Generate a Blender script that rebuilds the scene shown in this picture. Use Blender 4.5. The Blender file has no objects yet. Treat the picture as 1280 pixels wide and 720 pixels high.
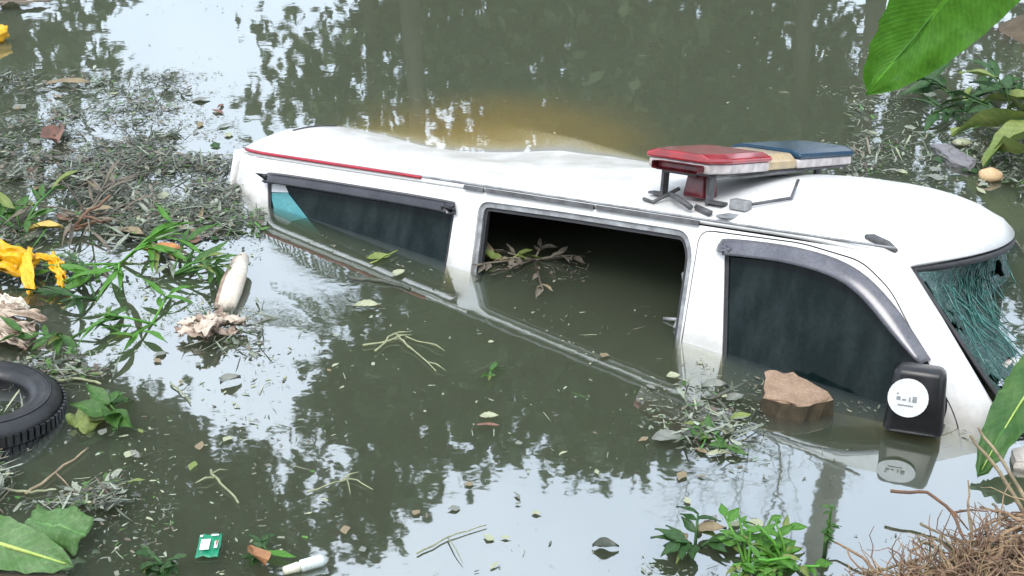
import bpy, bmesh, math, random
import numpy as np
from mathutils import Vector, Matrix, geometry, noise as mnoise

random.seed(7)
rng = np.random.default_rng(7)
R_ = math.radians
SC = bpy.context.scene
COL = SC.collection

# ------------------------------------------------------------------ camera, sky, sun, exposure
CAM_H, PITCH, FPX = 2.5028, 0.4855, 1620.24
cam = bpy.data.cameras.new('camera'); cam_o = bpy.data.objects.new('camera', cam); COL.objects.link(cam_o)
cam.sensor_width = 36.0; cam.lens = 36.0 * FPX / 1280.0; cam.clip_start = .05; cam.clip_end = 2000
cam_o.location = (0, 0, CAM_H); cam_o.rotation_euler = (math.pi / 2 - PITCH, 0, 0)
SC.camera = cam_o

SUN_EL, SUN_AZ = R_(58), R_(200)          # azimuth measured from +Y, clockwise
world = bpy.data.worlds.new('World'); SC.world = world; world.use_nodes = True
nt = world.node_tree; nt.nodes.clear()
wout = nt.nodes.new('ShaderNodeOutputWorld'); wbg = nt.nodes.new('ShaderNodeBackground')
sky = nt.nodes.new('ShaderNodeTexSky'); sky.sky_type = 'NISHITA'; sky.sun_disc = False
sky.sun_elevation = SUN_EL; sky.sun_rotation = SUN_AZ; sky.dust_density = 3.0
tc = nt.nodes.new('ShaderNodeTexCoord'); nz = nt.nodes.new('ShaderNodeTexNoise'); nz.inputs['Scale'].default_value = 2.2
nz.inputs['Detail'].default_value = 5; nz.inputs['Roughness'].default_value = .55
ramp = nt.nodes.new('ShaderNodeValToRGB')
ramp.color_ramp.elements[0].position = .3; ramp.color_ramp.elements[0].color = (5.6, 6.5, 7.8, 1)
ramp.color_ramp.elements[1].position = .75; ramp.color_ramp.elements[1].color = (8.6, 9.2, 10.0, 1)
mixw = nt.nodes.new('ShaderNodeMix'); mixw.data_type = 'RGBA'; mixw.inputs[0].default_value = .8
nt.links.new(tc.outputs['Generated'], nz.inputs['Vector']); nt.links.new(nz.outputs['Fac'], ramp.inputs['Fac'])
nt.links.new(sky.outputs['Color'], mixw.inputs[6]); nt.links.new(ramp.outputs['Color'], mixw.inputs[7])
nt.links.new(mixw.outputs[2], wbg.inputs['Color']); wbg.inputs['Strength'].default_value = .13
nt.links.new(wbg.outputs[0], wout.inputs['Surface'])

sl = bpy.data.lights.new('sun', 'SUN'); sl.energy = 1.0; sl.angle = R_(25); sl.color = (1, .97, .92)
so = bpy.data.objects.new('sun', sl); COL.objects.link(so)
sd = Vector((math.sin(SUN_AZ) * math.cos(SUN_EL), math.cos(SUN_AZ) * math.cos(SUN_EL), math.sin(SUN_EL)))
so.rotation_euler = sd.to_track_quat('Z', 'Y').to_euler(); so.location = (0, -5, 25)

vs = SC.view_settings
vs.view_transform = 'Standard'; vs.look = 'None'; vs.gamma = 1; vs.use_curve_mapping = False; vs.exposure = 1.25
SC.render.engine = 'CYCLES'
cy = SC.cycles
cy.use_denoising = True; cy.max_bounces = 8; cy.transparent_max_bounces = 24; cy.volume_bounces = 2
cy.glossy_bounces = 4; cy.diffuse_bounces = 3; cy.caustics_reflective = False; cy.caustics_refractive = False
cy.sample_clamp_indirect = 6

# ------------------------------------------------------------------ helpers
def at(x, y, z=0.0):
    """point of the plane at height z that lies under the photograph's pixel (1280x720)"""
    dx = (x - 640) / FPX; dy = -(y - 360) / FPX; c, s = math.cos(PITCH), math.sin(PITCH)
    d = Vector((dx, c + dy * s, -s + dy * c)); t = (z - CAM_H) / d.z
    return Vector((0, 0, CAM_H)) + d * t

def tag(o, label=None, cat=None, group=None, kind=None):
    if label: o['label'] = label
    if cat: o['category'] = cat
    if group: o['group'] = group
    if kind: o['kind'] = kind
    return o

def empty(name, loc=(0, 0, 0), rot=(0, 0, 0)):
    o = bpy.data.objects.new(name, None); COL.objects.link(o); o.location = loc; o.rotation_euler = rot
    o.empty_display_size = .1
    return o

def mesh_obj(name, verts, faces, mat=None, parent=None, smooth=True, loc=None, rot=None):
    me = bpy.data.meshes.new(name); me.from_pydata([tuple(v) for v in verts], [], [tuple(f) for f in faces]); me.update()
    if smooth: me.shade_smooth()
    return link_mesh(name, me, mat, parent, loc, rot)

def link_mesh(name, me, mat=None, parent=None, loc=None, rot=None):
    o = bpy.data.objects.new(name, me); COL.objects.link(o)
    if mat is not None and len(me.materials) == 0: me.materials.append(mat)
    if parent is not None: o.parent = parent
    if loc is not None: o.location = loc
    if rot is not None: o.rotation_euler = rot
    return o

class MB:
    def __init__(s): s.v = []; s.f = []
    def add(s, v, f):
        n = len(s.v); s.v += [Vector(p) for p in v]; s.f += [tuple(i + n for i in q) for q in f]; return s
    def box(s, c, d, rot=None, taper=1.0):
        c = Vector(c); m = rot if rot is not None else Matrix.Identity(3); P = []
        for z in (-.5, .5):
            k = taper if z > 0 else 1
            for x, y in ((-.5, -.5), (.5, -.5), (.5, .5), (-.5, .5)):
                P.append(c + m @ Vector((x * d[0] * k, y * d[1] * k, z * d[2])))
        return s.add(P, [(3, 2, 1, 0), (4, 5, 6, 7), (0, 1, 5, 4), (1, 2, 6, 5), (2, 3, 7, 6), (3, 0, 4, 7)])
    def tube(s, pts, rad, seg=7, cap=True):
        pts = [Vector(p) for p in pts]; n = len(pts)
        if not hasattr(rad, '__len__'): rad = [rad] * n
        t0 = (pts[1] - pts[0]).normalized(); up = Vector((0, 0, 1)) if abs(t0.z) < .9 else Vector((1, 0, 0))
        a = t0.cross(up).normalized(); V = []; F = []
        for i in range(n):
            t = (pts[min(i + 1, n - 1)] - pts[max(i - 1, 0)]).normalized()
            a = (a - t * a.dot(t)).normalized(); b = t.cross(a)
            for k in range(seg):
                g = 2 * math.pi * k / seg; V.append(pts[i] + (a * math.cos(g) + b * math.sin(g)) * rad[i])
        for i in range(n - 1):
            for k in range(seg):
                k2 = (k + 1) % seg; F.append((i * seg + k, i * seg + k2, (i + 1) * seg + k2, (i + 1) * seg + k))
        if cap: F.append(tuple(range(seg))[::-1]); F.append(tuple((n - 1) * seg + k for k in range(seg)))
        return s.add(V, F)
    def build(s, name, mat=None, parent=None, smooth=True, bevel=0, **k):
        o = mesh_obj(name, s.v, s.f, mat, parent, smooth, **k)
        if bevel:
            b = o.modifiers.new('bevel', 'BEVEL'); b.width = bevel; b.segments = 3; b.limit_method = 'ANGLE'; b.angle_limit = R_(40)
            b.harden_normals = False
        return o

# ------------------------------------------------------------------ materials
def srgb(r, g, b):
    f = lambda c: (c / 255 / 12.92) if c / 255 <= .04045 else ((c / 255 + .055) / 1.055) ** 2.4
    return (f(r), f(g), f(b))

def mat(name, c1, c2=None, rough=.6, scale=8, spec=.4, bump=0, bscale=40, metal=0, transl=0, coat=0, island=0, detail=5, lo=.35, hi=.65, alpha=1, fine=.3, vein=0, tide=0, streak=None):
    m = bpy.data.materials.new(name); m.use_nodes = True; t = m.node_tree; b = t.nodes['Principled BSDF']
    out = t.nodes['Material Output']
    b.inputs['Roughness'].default_value = rough; b.inputs['Specular IOR Level'].default_value = spec
    b.inputs['Metallic'].default_value = metal; b.inputs['Coat Weight'].default_value = coat; b.inputs['Coat Roughness'].default_value = .05
    tcn = t.nodes.new('ShaderNodeTexCoord')
    col = None
    if c2 is not None:
        n = t.nodes.new('ShaderNodeTexNoise'); n.inputs['Scale'].default_value = scale; n.inputs['Detail'].default_value = detail
        if streak:
            mp = t.nodes.new('ShaderNodeMapping'); mp.inputs['Scale'].default_value = streak; t.links.new(tcn.outputs['Object'], mp.inputs['Vector']); t.links.new(mp.outputs[0], n.inputs['Vector'])
        else: t.links.new(tcn.outputs['Object'], n.inputs['Vector'])
        r = t.nodes.new('ShaderNodeValToRGB'); r.color_ramp.elements[0].position = lo; r.color_ramp.elements[1].position = hi
        r.color_ramp.elements[0].color = (*c1, 1); r.color_ramp.elements[1].color = (*c2, 1)
        t.links.new(n.outputs['Fac'], r.inputs['Fac']); col = r.outputs['Color']
    else:
        rgb = t.nodes.new('ShaderNodeRGB'); rgb.outputs[0].default_value = (*c1, 1); col = rgb.outputs[0]
    if island:
        g = t.nodes.new('ShaderNodeNewGeometry'); hs = t.nodes.new('ShaderNodeHueSaturation')
        mr = t.nodes.new('ShaderNodeMapRange'); mr.inputs[3].default_value = 1 - island; mr.inputs[4].default_value = 1 + island
        t.links.new(g.outputs['Random Per Island'], mr.inputs[0]); t.links.new(mr.outputs[0], hs.inputs['Value'])
        mh = t.nodes.new('ShaderNodeMapRange'); mh.inputs[3].default_value = .5 - island * .05; mh.inputs[4].default_value = .5 + island * .05
        t.links.new(g.outputs['Random Per Island'], mh.inputs[0]); t.links.new(mh.outputs[0], hs.inputs['Hue'])
        t.links.new(col, hs.inputs['Color']); col = hs.outputs['Color']
    def scale_col(col, val):
        mm = t.nodes.new('ShaderNodeMix'); mm.data_type = 'RGBA'; mm.blend_type = 'MULTIPLY'; mm.inputs[0].default_value = 1
        t.links.new(col, mm.inputs[6]); t.links.new(val, mm.inputs[7]); return mm.outputs[2]
    if fine:
        n3 = t.nodes.new('ShaderNodeTexNoise'); n3.inputs['Scale'].default_value = scale * 7 + 25; n3.inputs['Detail'].default_value = 6; n3.inputs['Roughness'].default_value = .7
        t.links.new(tcn.outputs['Object'], n3.inputs['Vector']); m3 = t.nodes.new('ShaderNodeMapRange')
        m3.inputs[1].default_value = .3; m3.inputs[2].default_value = .7; m3.inputs[3].default_value = 1 - fine; m3.inputs[4].default_value = 1 + fine * .6
        t.links.new(n3.outputs['Fac'], m3.inputs[0]); col = scale_col(col, m3.outputs[0])
    vh = None
    if vein:
        uv = t.nodes.new('ShaderNodeUVMap'); sx = t.nodes.new('ShaderNodeSeparateXYZ'); t.links.new(uv.outputs[0], sx.inputs[0])
        def op(o, a, b_=None):
            q = t.nodes.new('ShaderNodeMath'); q.operation = o
            for i, v in enumerate((a, b_)):
                if v is None: continue
                if isinstance(v, (int, float)): q.inputs[i].default_value = v
                else: t.links.new(v, q.inputs[i])
            return q.outputs[0]
        ab = op('ABSOLUTE', sx.outputs[1]); ph = op('MULTIPLY', op('SUBTRACT', sx.outputs[0], op('MULTIPLY', ab, .16)), vein * 6.2832)
        sn = op('SINE', ph); pk_ = op('POWER', op('MULTIPLY', op('ADD', sn, 1.0), .5), 4.0); vh = pk_
        rb = op('LESS_THAN', ab, .045)
        f1 = op('ADD', op('MULTIPLY', pk_, .13), op('ADD', op('MULTIPLY', rb, .5), .86)); col = scale_col(col, f1)
    if tide:
        gz = t.nodes.new('ShaderNodeNewGeometry'); sz = t.nodes.new('ShaderNodeSeparateXYZ'); t.links.new(gz.outputs['Position'], sz.inputs[0])
        nt_ = t.nodes.new('ShaderNodeTexNoise'); nt_.inputs['Scale'].default_value = 7; nt_.inputs['Detail'].default_value = 7; t.links.new(gz.outputs['Position'], nt_.inputs['Vector'])
        a1 = t.nodes.new('ShaderNodeMath'); a1.operation = 'MULTIPLY_ADD'; t.links.new(nt_.outputs['Fac'], a1.inputs[0]); a1.inputs[1].default_value = -.16; t.links.new(sz.outputs[2], a1.inputs[2])
        r1 = t.nodes.new('ShaderNodeMapRange'); r1.inputs[1].default_value = -.07; r1.inputs[2].default_value = .015; r1.inputs[3].default_value = tide; r1.inputs[4].default_value = 0; t.links.new(a1.outputs[0], r1.inputs[0])
        rz_ = t.nodes.new('ShaderNodeMapRange'); rz_.inputs[1].default_value = -.012; rz_.inputs[2].default_value = .004; t.links.new(sz.outputs[2], rz_.inputs[0])
        ml = t.nodes.new('ShaderNodeMath'); ml.operation = 'MULTIPLY'; t.links.new(r1.outputs[0], ml.inputs[0]); t.links.new(rz_.outputs[0], ml.inputs[1])
        sp = t.nodes.new('ShaderNodeTexNoise'); sp.inputs['Scale'].default_value = 34; sp.inputs['Detail'].default_value = 3; t.links.new(gz.outputs['Position'], sp.inputs['Vector'])
        r2 = t.nodes.new('ShaderNodeMapRange'); r2.inputs[1].default_value = .70; r2.inputs[2].default_value = .78; r2.inputs[3].default_value = 0; r2.inputs[4].default_value = .6; t.links.new(sp.outputs['Fac'], r2.inputs[0])
        mxx = t.nodes.new('ShaderNodeMath'); mxx.operation = 'MAXIMUM'; t.links.new(ml.outputs[0], mxx.inputs[0]); t.links.new(r2.outputs[0], mxx.inputs[1])
        md = t.nodes.new('ShaderNodeMix'); md.data_type = 'RGBA'; t.links.new(mxx.outputs[0], md.inputs[0]); t.links.new(col, md.inputs[6]); md.inputs[7].default_value = (.17, .15, .105, 1); col = md.outputs[2]
    t.links.new(col, b.inputs['Base Color'])
    if vh is not None:
        bv = t.nodes.new('ShaderNodeBump'); bv.inputs['Strength'].default_value = .15; bv.inputs['Distance'].default_value = .004; t.links.new(vh, bv.inputs['Height']); t.links.new(bv.outputs[0], b.inputs['Normal'])
    if bump:
        n2 = t.nodes.new('ShaderNodeTexNoise'); n2.inputs['Scale'].default_value = bscale; n2.inputs['Detail'].default_value = 4
        t.links.new(tcn.outputs['Object'], n2.inputs['Vector'])
        bp = t.nodes.new('ShaderNodeBump'); bp.inputs['Strength'].default_value = bump; bp.inputs['Distance'].default_value = .01
        t.links.new(n2.outputs['Fac'], bp.inputs['Height']); t.links.new(bp.outputs[0], b.inputs['Normal'])
    if transl:
        tr = t.nodes.new('ShaderNodeBsdfTranslucent'); t.links.new(col, tr.inputs['Color'])
        mx = t.nodes.new('ShaderNodeMixShader'); mx.inputs[0].default_value = transl
        t.links.new(b.outputs[0], mx.inputs[1]); t.links.new(tr.outputs[0], mx.inputs[2]); t.links.new(mx.outputs[0], out.inputs['Surface'])
    if alpha < 1: b.inputs['Alpha'].default_value = alpha
    return m

M = {}
M['paint'] = mat('white_paint', (.74, .735, .715), (.52, .51, .47), rough=.38, scale=3, spec=.5, coat=.25, lo=.5, hi=.8, bump=.02, bscale=3, fine=.10, tide=.5)
M['paint_dirty'] = mat('dirty_paint', (.72, .72, .70), (.40, .38, .33), rough=.45, scale=9, lo=.5, hi=.8)
M['rubber'] = mat('black_rubber', (.018, .018, .02), (.03, .03, .032), rough=.55, scale=20)
M['grey_metal'] = mat('grey_metal', (.32, .33, .33), (.18, .18, .18), rough=.45, scale=20, metal=.3)
M['dark_metal'] = mat('dark_metal', (.10, .10, .105), (.05, .05, .05), rough=.5, scale=25)
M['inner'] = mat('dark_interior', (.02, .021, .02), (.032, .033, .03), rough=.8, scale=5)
M['glass'] = mat('tinted_glass', (.004, .010, .010), (.020, .030, .030), rough=.07, scale=5, spec=.1, streak=(3, 3, .8), lo=.4, hi=.8, detail=8)
M['visor'] = mat('smoked_visor', (.07, .07, .085), (.11, .11, .125), rough=.22, scale=9, spec=.6)
M['visor_dark'] = mat('dark_smoked_visor', (.015, .016, .02), (.03, .03, .035), rough=.2, scale=9, spec=.5)
M['black_plastic'] = mat('black_plastic', fine=.15, c1=(.008, .008, .009), c2=(.014, .014, .015), rough=.3, scale=25, spec=.4)
M['sticker'] = mat('white_sticker', (.75, .76, .76), (.66, .67, .67), rough=.5, scale=25)
M['mark'] = mat('grey_mark', (.25, .26, .26), rough=.6)
M['teal'] = mat('teal_film', (.05, .23, .25), (.08, .28, .30), rough=.4, scale=8)
M['red_line'] = mat('red_line', (.38, .02, .04), (.30, .03, .04), rough=.4, scale=20)
M['red_lens'] = mat('red_lens', fine=.15, c1=(.33, .010, .018), c2=(.20, .010, .014), rough=.16, scale=12, spec=.55, coat=.4)
M['red_dark'] = mat('dark_red_lens', (.10, .012, .016), (.20, .03, .035), rough=.25, scale=18, spec=.5)
M['blue_lens'] = mat('blue_lens', fine=.15, c1=(.006, .036, .075), c2=(.012, .035, .06), rough=.22, scale=12, spec=.3)
M['amber'] = mat('amber_lens', (.45, .33, .18), (.34, .27, .17), rough=.22, scale=14, spec=.5)
M['clear_lens'] = mat('clear_lens', fine=.15, c1=(.52, .48, .46), c2=(.34, .30, .29), rough=.25, scale=22, spec=.5)
M['teal_glass'] = mat('shattered_glass', (.006, .028, .024), (.014, .06, .05), rough=.25, scale=14, spec=.3, bump=.5, bscale=60)
_t = M['teal_glass'].node_tree; _b = _t.nodes['Principled BSDF']; _l = _b.inputs['Base Color'].links[0].from_socket
_v = _t.nodes.new('ShaderNodeTexVoronoi'); _v.feature = 'DISTANCE_TO_EDGE'; _v.inputs['Scale'].default_value = 42; _v2 = _t.nodes.new('ShaderNodeTexVoronoi'); _v2.feature = 'DISTANCE_TO_EDGE'; _v2.inputs['Scale'].default_value = 15
_c = _t.nodes.new('ShaderNodeTexCoord'); _mm = _t.nodes.new('ShaderNodeMath'); _mm.operation = 'MINIMUM'; _r = _t.nodes.new('ShaderNodeMapRange'); _r.inputs[1].default_value = .01; _r.inputs[2].default_value = .05; _r.inputs[3].default_value = .38; _r.inputs[4].default_value = 0
_x = _t.nodes.new('ShaderNodeMix'); _x.data_type = 'RGBA'; _x.inputs[7].default_value = (.13, .24, .215, 1)
for _q in (_v, _v2): _t.links.new(_c.outputs['Object'], _q.inputs['Vector'])
_t.links.new(_v.outputs['Distance'], _mm.inputs[0]); _t.links.new(_v2.outputs['Distance'], _mm.inputs[1]); _t.links.new(_mm.outputs[0], _r.inputs[0])
_t.links.new(_r.outputs[0], _x.inputs[0]); _t.links.new(_l, _x.inputs[6]); _t.links.new(_x.outputs[2], _b.inputs['Base Color'])
M['teal_shard'] = mat('glass_shard', (.010, .075, .06), (.045, .19, .16), rough=.2, scale=20, spec=.7)
M['tyre'] = mat('tyre_rubber', (.007, .0075, .009), (.030, .028, .025), lo=.45, hi=.8, rough=.4, scale=14, spec=.5, bump=.2, bscale=50)
M['mud'] = mat('mud', (.07, .055, .035), (.13, .10, .065), rough=.9, scale=5, bump=.8, bscale=12)
M['root'] = mat('root_bark', (.30, .20, .115), (.18, .115, .07), rough=.85, scale=25, bump=.5, bscale=60, island=.3)
M['rootlet'] = mat('fine_root', (.33, .225, .14), (.17, .11, .07), rough=.9, scale=20, island=.4)
M['twig'] = mat('dry_twig', (.30, .24, .15), (.17, .13, .085), rough=.85, scale=25, island=.25)
M['twig_red'] = mat('reddish_twig', (.19, .105, .06), (.13, .075, .05), rough=.8, scale=25)
M['twig_pale'] = mat('pale_stalk', (.30, .31, .18), (.19, .21, .12), rough=.8, scale=25)
M['bark'] = mat('tree_bark', (.05, .042, .032), (.10, .085, .065), rough=.9, scale=7, bump=.6, bscale=20)
M['leaf_far'] = mat('tree_leaf', (.035, .065, .022), (.06, .095, .035), rough=.6, scale=.6, island=.45, transl=.25)
M['leaf_olive'] = mat('olive_leaf', (.05, .07, .022), (.085, .10, .035), rough=.6, scale=.8, island=.4, transl=.25)
M['banana'] = mat('banana_leaf', (.066, .205, .016), (.088, .25, .024), rough=.42, scale=3, transl=.35, spec=.35, vein=44)
M['rib'] = mat('leaf_midrib', (.30, .42, .08), (.38, .46, .12), rough=.5, scale=20)
M['rib_dark'] = mat('dark_leaf_midrib', (.05, .16, .02), (.07, .2, .03), rough=.5, scale=20)  # darker green midrib, also on the banana stem
M['green_pale'] = mat('pale_green_leaf', (.13, .25, .085), (.085, .19, .045), rough=.5, scale=10, transl=.2, vein=13)
M['green'] = mat('green_leaf', (.035, .105, .016), (.07, .155, .03), rough=.5, scale=12, transl=.2, island=.3, vein=13)
M['green_dark'] = mat('dark_green_leaf', (.02, .06, .015), (.038, .095, .02), rough=.5, scale=12, transl=.15, island=.3, vein=13)
M['green_bright'] = mat('bright_green_leaf', (.065, .20, .016), (.10, .25, .036), rough=.5, scale=12, transl=.25, island=.3, vein=13)
M['yellow_green'] = mat('wilted_leaf', (.21, .25, .07), (.15, .21, .05), rough=.6, scale=9, transl=.15, island=.2, vein=13)
M['leaf_brown'] = mat('brown_leaf', (.36, .17, .07), (.26, .13, .06), rough=.6, scale=14)
M['leaf_orange'] = mat('orange_brown_leaf', (.48, .22, .07), (.36, .15, .06), rough=.6, scale=16)
M['leaf_tan'] = mat('tan_leaf', (.235, .185, .105), (.165, .13, .08), rough=.7, scale=16)
M['leaf_yellow'] = mat('yellow_leaf', (.55, .38, .09), (.42, .30, .10), rough=.6, scale=16)
M['leaf_pink'] = mat('pinkish_leaf', (.20, .10, .07), (.13, .075, .055), rough=.7, scale=16)
M['leaf_grey'] = mat('grey_leaf', (.20, .21, .18), (.13, .14, .115), rough=.55, scale=25)
M['leaf_cream'] = mat('cream_leaf', (.34, .35, .23), (.26, .28, .17), rough=.6, scale=25)
M['scum_a'] = mat('scum_grey_green', (.15, .165, .125), (.085, .10, .07), rough=.5, scale=9, island=.5)
M['scum_b'] = mat('scum_pale', (.24, .26, .20), (.17, .19, .145), rough=.7, scale=9, island=.4)
M['scum_c'] = mat('scum_dark', (.03, .038, .026), (.06, .066, .045), rough=.45, scale=9, island=.4)
M['scum_d'] = mat('scum_brown', (.16, .135, .10), (.10, .085, .065), rough=.8, scale=9, island=.4)
M['yellow_plastic'] = mat('yellow_plastic', (.75, .42, .008), (.68, .34, .008), rough=.35, scale=9, spec=.5, bump=.2, bscale=25)
M['fibre'] = mat('banana_fibre', (.62, .55, .45), (.36, .26, .19), rough=.75, scale=9, bump=.4, bscale=30)
M['fibre_dark'] = mat('dark_fibre', (.22, .15, .11), (.42, .34, .27), rough=.8, scale=12, bump=.4, bscale=30)
M['pith'] = mat('pale_pith', (.72, .68, .58), (.60, .52, .42), rough=.6, scale=8)
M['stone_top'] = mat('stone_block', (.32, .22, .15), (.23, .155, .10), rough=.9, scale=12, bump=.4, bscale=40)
M['stone_side'] = mat('dark_stone_side', (.045, .035, .02), (.10, .075, .045), rough=.8, scale=14, bump=.8, bscale=20)  # block sides coloured darker than the top
M['grey_stone'] = mat('grey_slab', (.20, .19, .20), (.15, .145, .15), rough=.8, scale=12, bump=.3)
M['white_stone'] = mat('white_stone', (.58, .53, .48), (.48, .44, .40), rough=.8, scale=8, bump=.3)
M['packet_green'] = mat('green_packet', (.008, .18, .09), (.012, .24, .12), rough=.3, scale=30)
M['packet_white'] = mat('packet_label', (.7, .7, .66), (.6, .62, .6), rough=.4, scale=40)
M['packet_red'] = mat('packet_print', (.45, .10, .05), rough=.4)
M['bottle'] = mat('white_bottle', (.62, .68, .66), (.54, .62, .60), rough=.3, scale=10)
M['bottle_cap'] = mat('bottle_cap', (.66, .66, .52), (.6, .6, .46), rough=.4, scale=10)
M['concrete'] = mat('pole_concrete', (.13, .13, .125), (.18, .18, .17), rough=.9, scale=4, bump=.2)
M['fruit'] = mat('tan_fruit', (.58, .40, .22), (.48, .33, .18), rough=.6, scale=9)

# ------------------------------------------------------------------ ground and water
def ground_h(x, y):
    n = mnoise.noise(Vector((x * .6, y * .6, 0))) * .5 + mnoise.noise(Vector((x * 2.1, y * 2.1, 3))) * .18
    # signed distance-like value: positive in the pond
    near = 2.86 + .25 * max(0, x - .75) ** 1.3 + .05 * math.sin(x * 5) + .12 * max(0, -x - 1.2)
    d = min(y - near, 15.5 - y + .5 * math.sin(x * .7), 13 - abs(x), )
    if x > 2.2: d = min(d, (3.55 - x) * .8 + .35 * math.sin(y * 1.3) + max(0, abs(y - 7.2) - 1.3) * 1.2)
    if d > 0: h = -.06 - 1.1 * (1 - math.exp(-d * 1.1))
    else: h = -.06 + .75 * (1 - math.exp(d * .9))
    return h + n * .12 * (1 if d < .3 else .4)

def axis(lo, hi, st, far):
    a = list(np.arange(lo, hi, st)); k = st
    l, r = lo, hi; L = []; Rr = []
    while r < far: k *= 1.35; r += k; Rr.append(r)
    k = st
    while l > -far: k *= 1.35; l -= k; L.append(l)
    return L[::-1] + a + Rr
xs = axis(-6, 6, .14, 700); ys = axis(0, 17, .14, 700)
gv = [(x, y, ground_h(x, y)) for y in ys for x in xs]; nx = len(xs)
gf = [(j * nx + i, j * nx + i + 1, (j + 1) * nx + i + 1, (j + 1) * nx + i) for j in range(len(ys) - 1) for i in range(nx - 1)]
tag(mesh_obj('ground', gv, gf, M['mud']), kind='structure')

wm = bpy.data.materials.new('murky_water'); wm.use_nodes = True; t = wm.node_tree; t.nodes.clear()
o_ = t.nodes.new('ShaderNodeOutputMaterial')
gl = t.nodes.new('ShaderNodeBsdfGlossy'); gl.inputs['Roughness'].default_value = .025; gl.inputs['Color'].default_value = (.93, .97, 1, 1)
tr = t.nodes.new('ShaderNodeBsdfTransparent')
fr = t.nodes.new('ShaderNodeFresnel'); fr.inputs['IOR'].default_value = 1.36
mr = t.nodes.new('ShaderNodeMapRange'); mr.inputs[1].default_value = .02; mr.inputs[2].default_value = .25; mr.inputs[3].default_value = .30; mr.inputs[4].default_value = .40
geo = t.nodes.new('ShaderNodeNewGeometry')
mapn = t.nodes.new('ShaderNodeMapping'); mapn.inputs['Scale'].default_value = (1.0, 1.25, 1)
n1 = t.nodes.new('ShaderNodeTexNoise'); n1.inputs['Scale'].default_value = 5.5; n1.inputs['Detail'].default_value = 3; n1.inputs['Roughness'].default_value = .5
bp = t.nodes.new('ShaderNodeBump'); bp.inputs['Strength'].default_value = .13; bp.inputs['Distance'].default_value = .004
t.links.new(geo.outputs['Position'], mapn.inputs['Vector']); t.links.new(mapn.outputs[0], n1.inputs['Vector'])
t.links.new(n1.outputs['Fac'], bp.inputs['Height']); t.links.new(bp.outputs[0], gl.inputs['Normal'])
mx = t.nodes.new('ShaderNodeMixShader'); t.links.new(fr.outputs[0], mr.inputs[0]); t.links.new(mr.outputs[0], mx.inputs[0])
t.links.new(tr.outputs[0], mx.inputs[1]); t.links.new(gl.outputs[0], mx.inputs[2]); t.links.new(mx.outputs[0], o_.inputs['Surface'])
pv = t.nodes.new('ShaderNodeVolumePrincipled')
pv.inputs['Color'].default_value = (.235, .295, .272, 1); pv.inputs['Density'].default_value = 21; pv.inputs['Anisotropy'].default_value = .2
pv.inputs['Absorption Color'].default_value = (.34, .27, .06, 1)
t.links.new(pv.outputs[0], o_.inputs['Volume'])
W0, W1, D0, D1, DB = -16, 16, 1.2, 19, -1.6
wb = MB()
wb.add([(W0, D0, 0), (W1, D0, 0), (W1, D1, 0), (W0, D1, 0), (W0, D0, DB), (W1, D0, DB), (W1, D1, DB), (W0, D1, DB)],
       [(0, 1, 2, 3), (7, 6, 5, 4), (0, 4, 5, 1), (1, 5, 6, 2), (2, 6, 7, 3), (3, 7, 4, 0)])
tag(wb.build('water', wm, smooth=False), kind='structure')

# ------------------------------------------------------------------ ambulance van (own frame: u forward, v to its left, w up from the gutter)
VROT = Matrix(((0.84294147, 0.5344299, 0.06192225), (-0.53013189, 0.80546703, 0.26492084), (0.09170528, -0.25613972, 0.96227989)))
VLOC = Vector((-1.04803973, 6.32940454, 0.02080271))
BASE_W = -1.62
van = empty('ambulance_van'); van.matrix_world = Matrix.Translation(VLOC + VROT @ Vector((1.9, 0, BASE_W))) @ VROT.to_4x4()
tag(van, 'white ambulance van with red and blue roof light bar sunk in the murky pond', 'van')
OFF = Vector((-1.9, 0, -BASE_W))
def vl(p): return Vector(p) + OFF             # gutter frame -> van's own frame
HW, TU, VC = .6146, .2203, .12          # VC: the centre line lies this far to the left of the frame's zero

def side_v(u, w):
    d = max(-w, -.02); v = HW + TU * d
    if d > .5: v -= TU * (d - .5) ** 2 * .9
    if u > 3.25: v -= .10 * ((u - 3.25) / .9) ** 2
    if u < .28: v -= .10 * ((.28 - u) / .28) ** 2
    return v
def near(u, w, off=0): return vl((u, -(side_v(u, w) + off), w + off * TU))
def far(u, w, off=0): return vl((u, side_v(u, w) + 2 * VC + off, w + off * TU))

def fillet(pts, r, n=5):
    out = []; N = len(pts)
    for i in range(N):
        p0, p1, p2 = Vector(pts[i - 1]), Vector(pts[i]), Vector(pts[(i + 1) % N])
        a, b = (p0 - p1), (p2 - p1); rr = min(r, a.length * .45, b.length * .45)
        a = p1 + a.normalized() * rr; b = p1 + b.normalized() * rr
        for k in range(n + 1):
            s = k / n; out.append(tuple((1 - s) ** 2 * a + 2 * s * (1 - s) * p1 + s * s * b))
    return out
def inside(p, poly):
    x, y = p; c = False; j = len(poly) - 1
    for i in range(len(poly)):
        xi, yi = poly[i]; xj, yj = poly[j]
        if (yi > y) != (yj > y) and x < (xj - xi) * (y - yi) / (yj - yi) + xi: c = not c
        j = i
    return c
def resample(poly, st):
    out = []
    for i in range(len(poly)):
        a, b = Vector(poly[i]), Vector(poly[(i + 1) % len(poly)]); n = max(1, int((b - a).length / st))
        out += [tuple(a.lerp(b, k / n)) for k in range(n)]
    return out
def offset_poly(poly, d):
    """inset (d>0) of a closed polygon"""
    A = sum(poly[i - 1][0] * poly[i][1] - poly[i][0] * poly[i - 1][1] for i in range(len(poly))); sg = 1 if A > 0 else -1
    out = []
    for i in range(len(poly)):
        p0, p1, p2 = Vector(poly[i - 1]), Vector(poly[i]), Vector(poly[(i + 1) % len(poly)])
        e = (p2 - p0).normalized(); n = Vector((-e.y, e.x)) * sg
        out.append(tuple(p1 + n * d))
    return out
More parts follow.
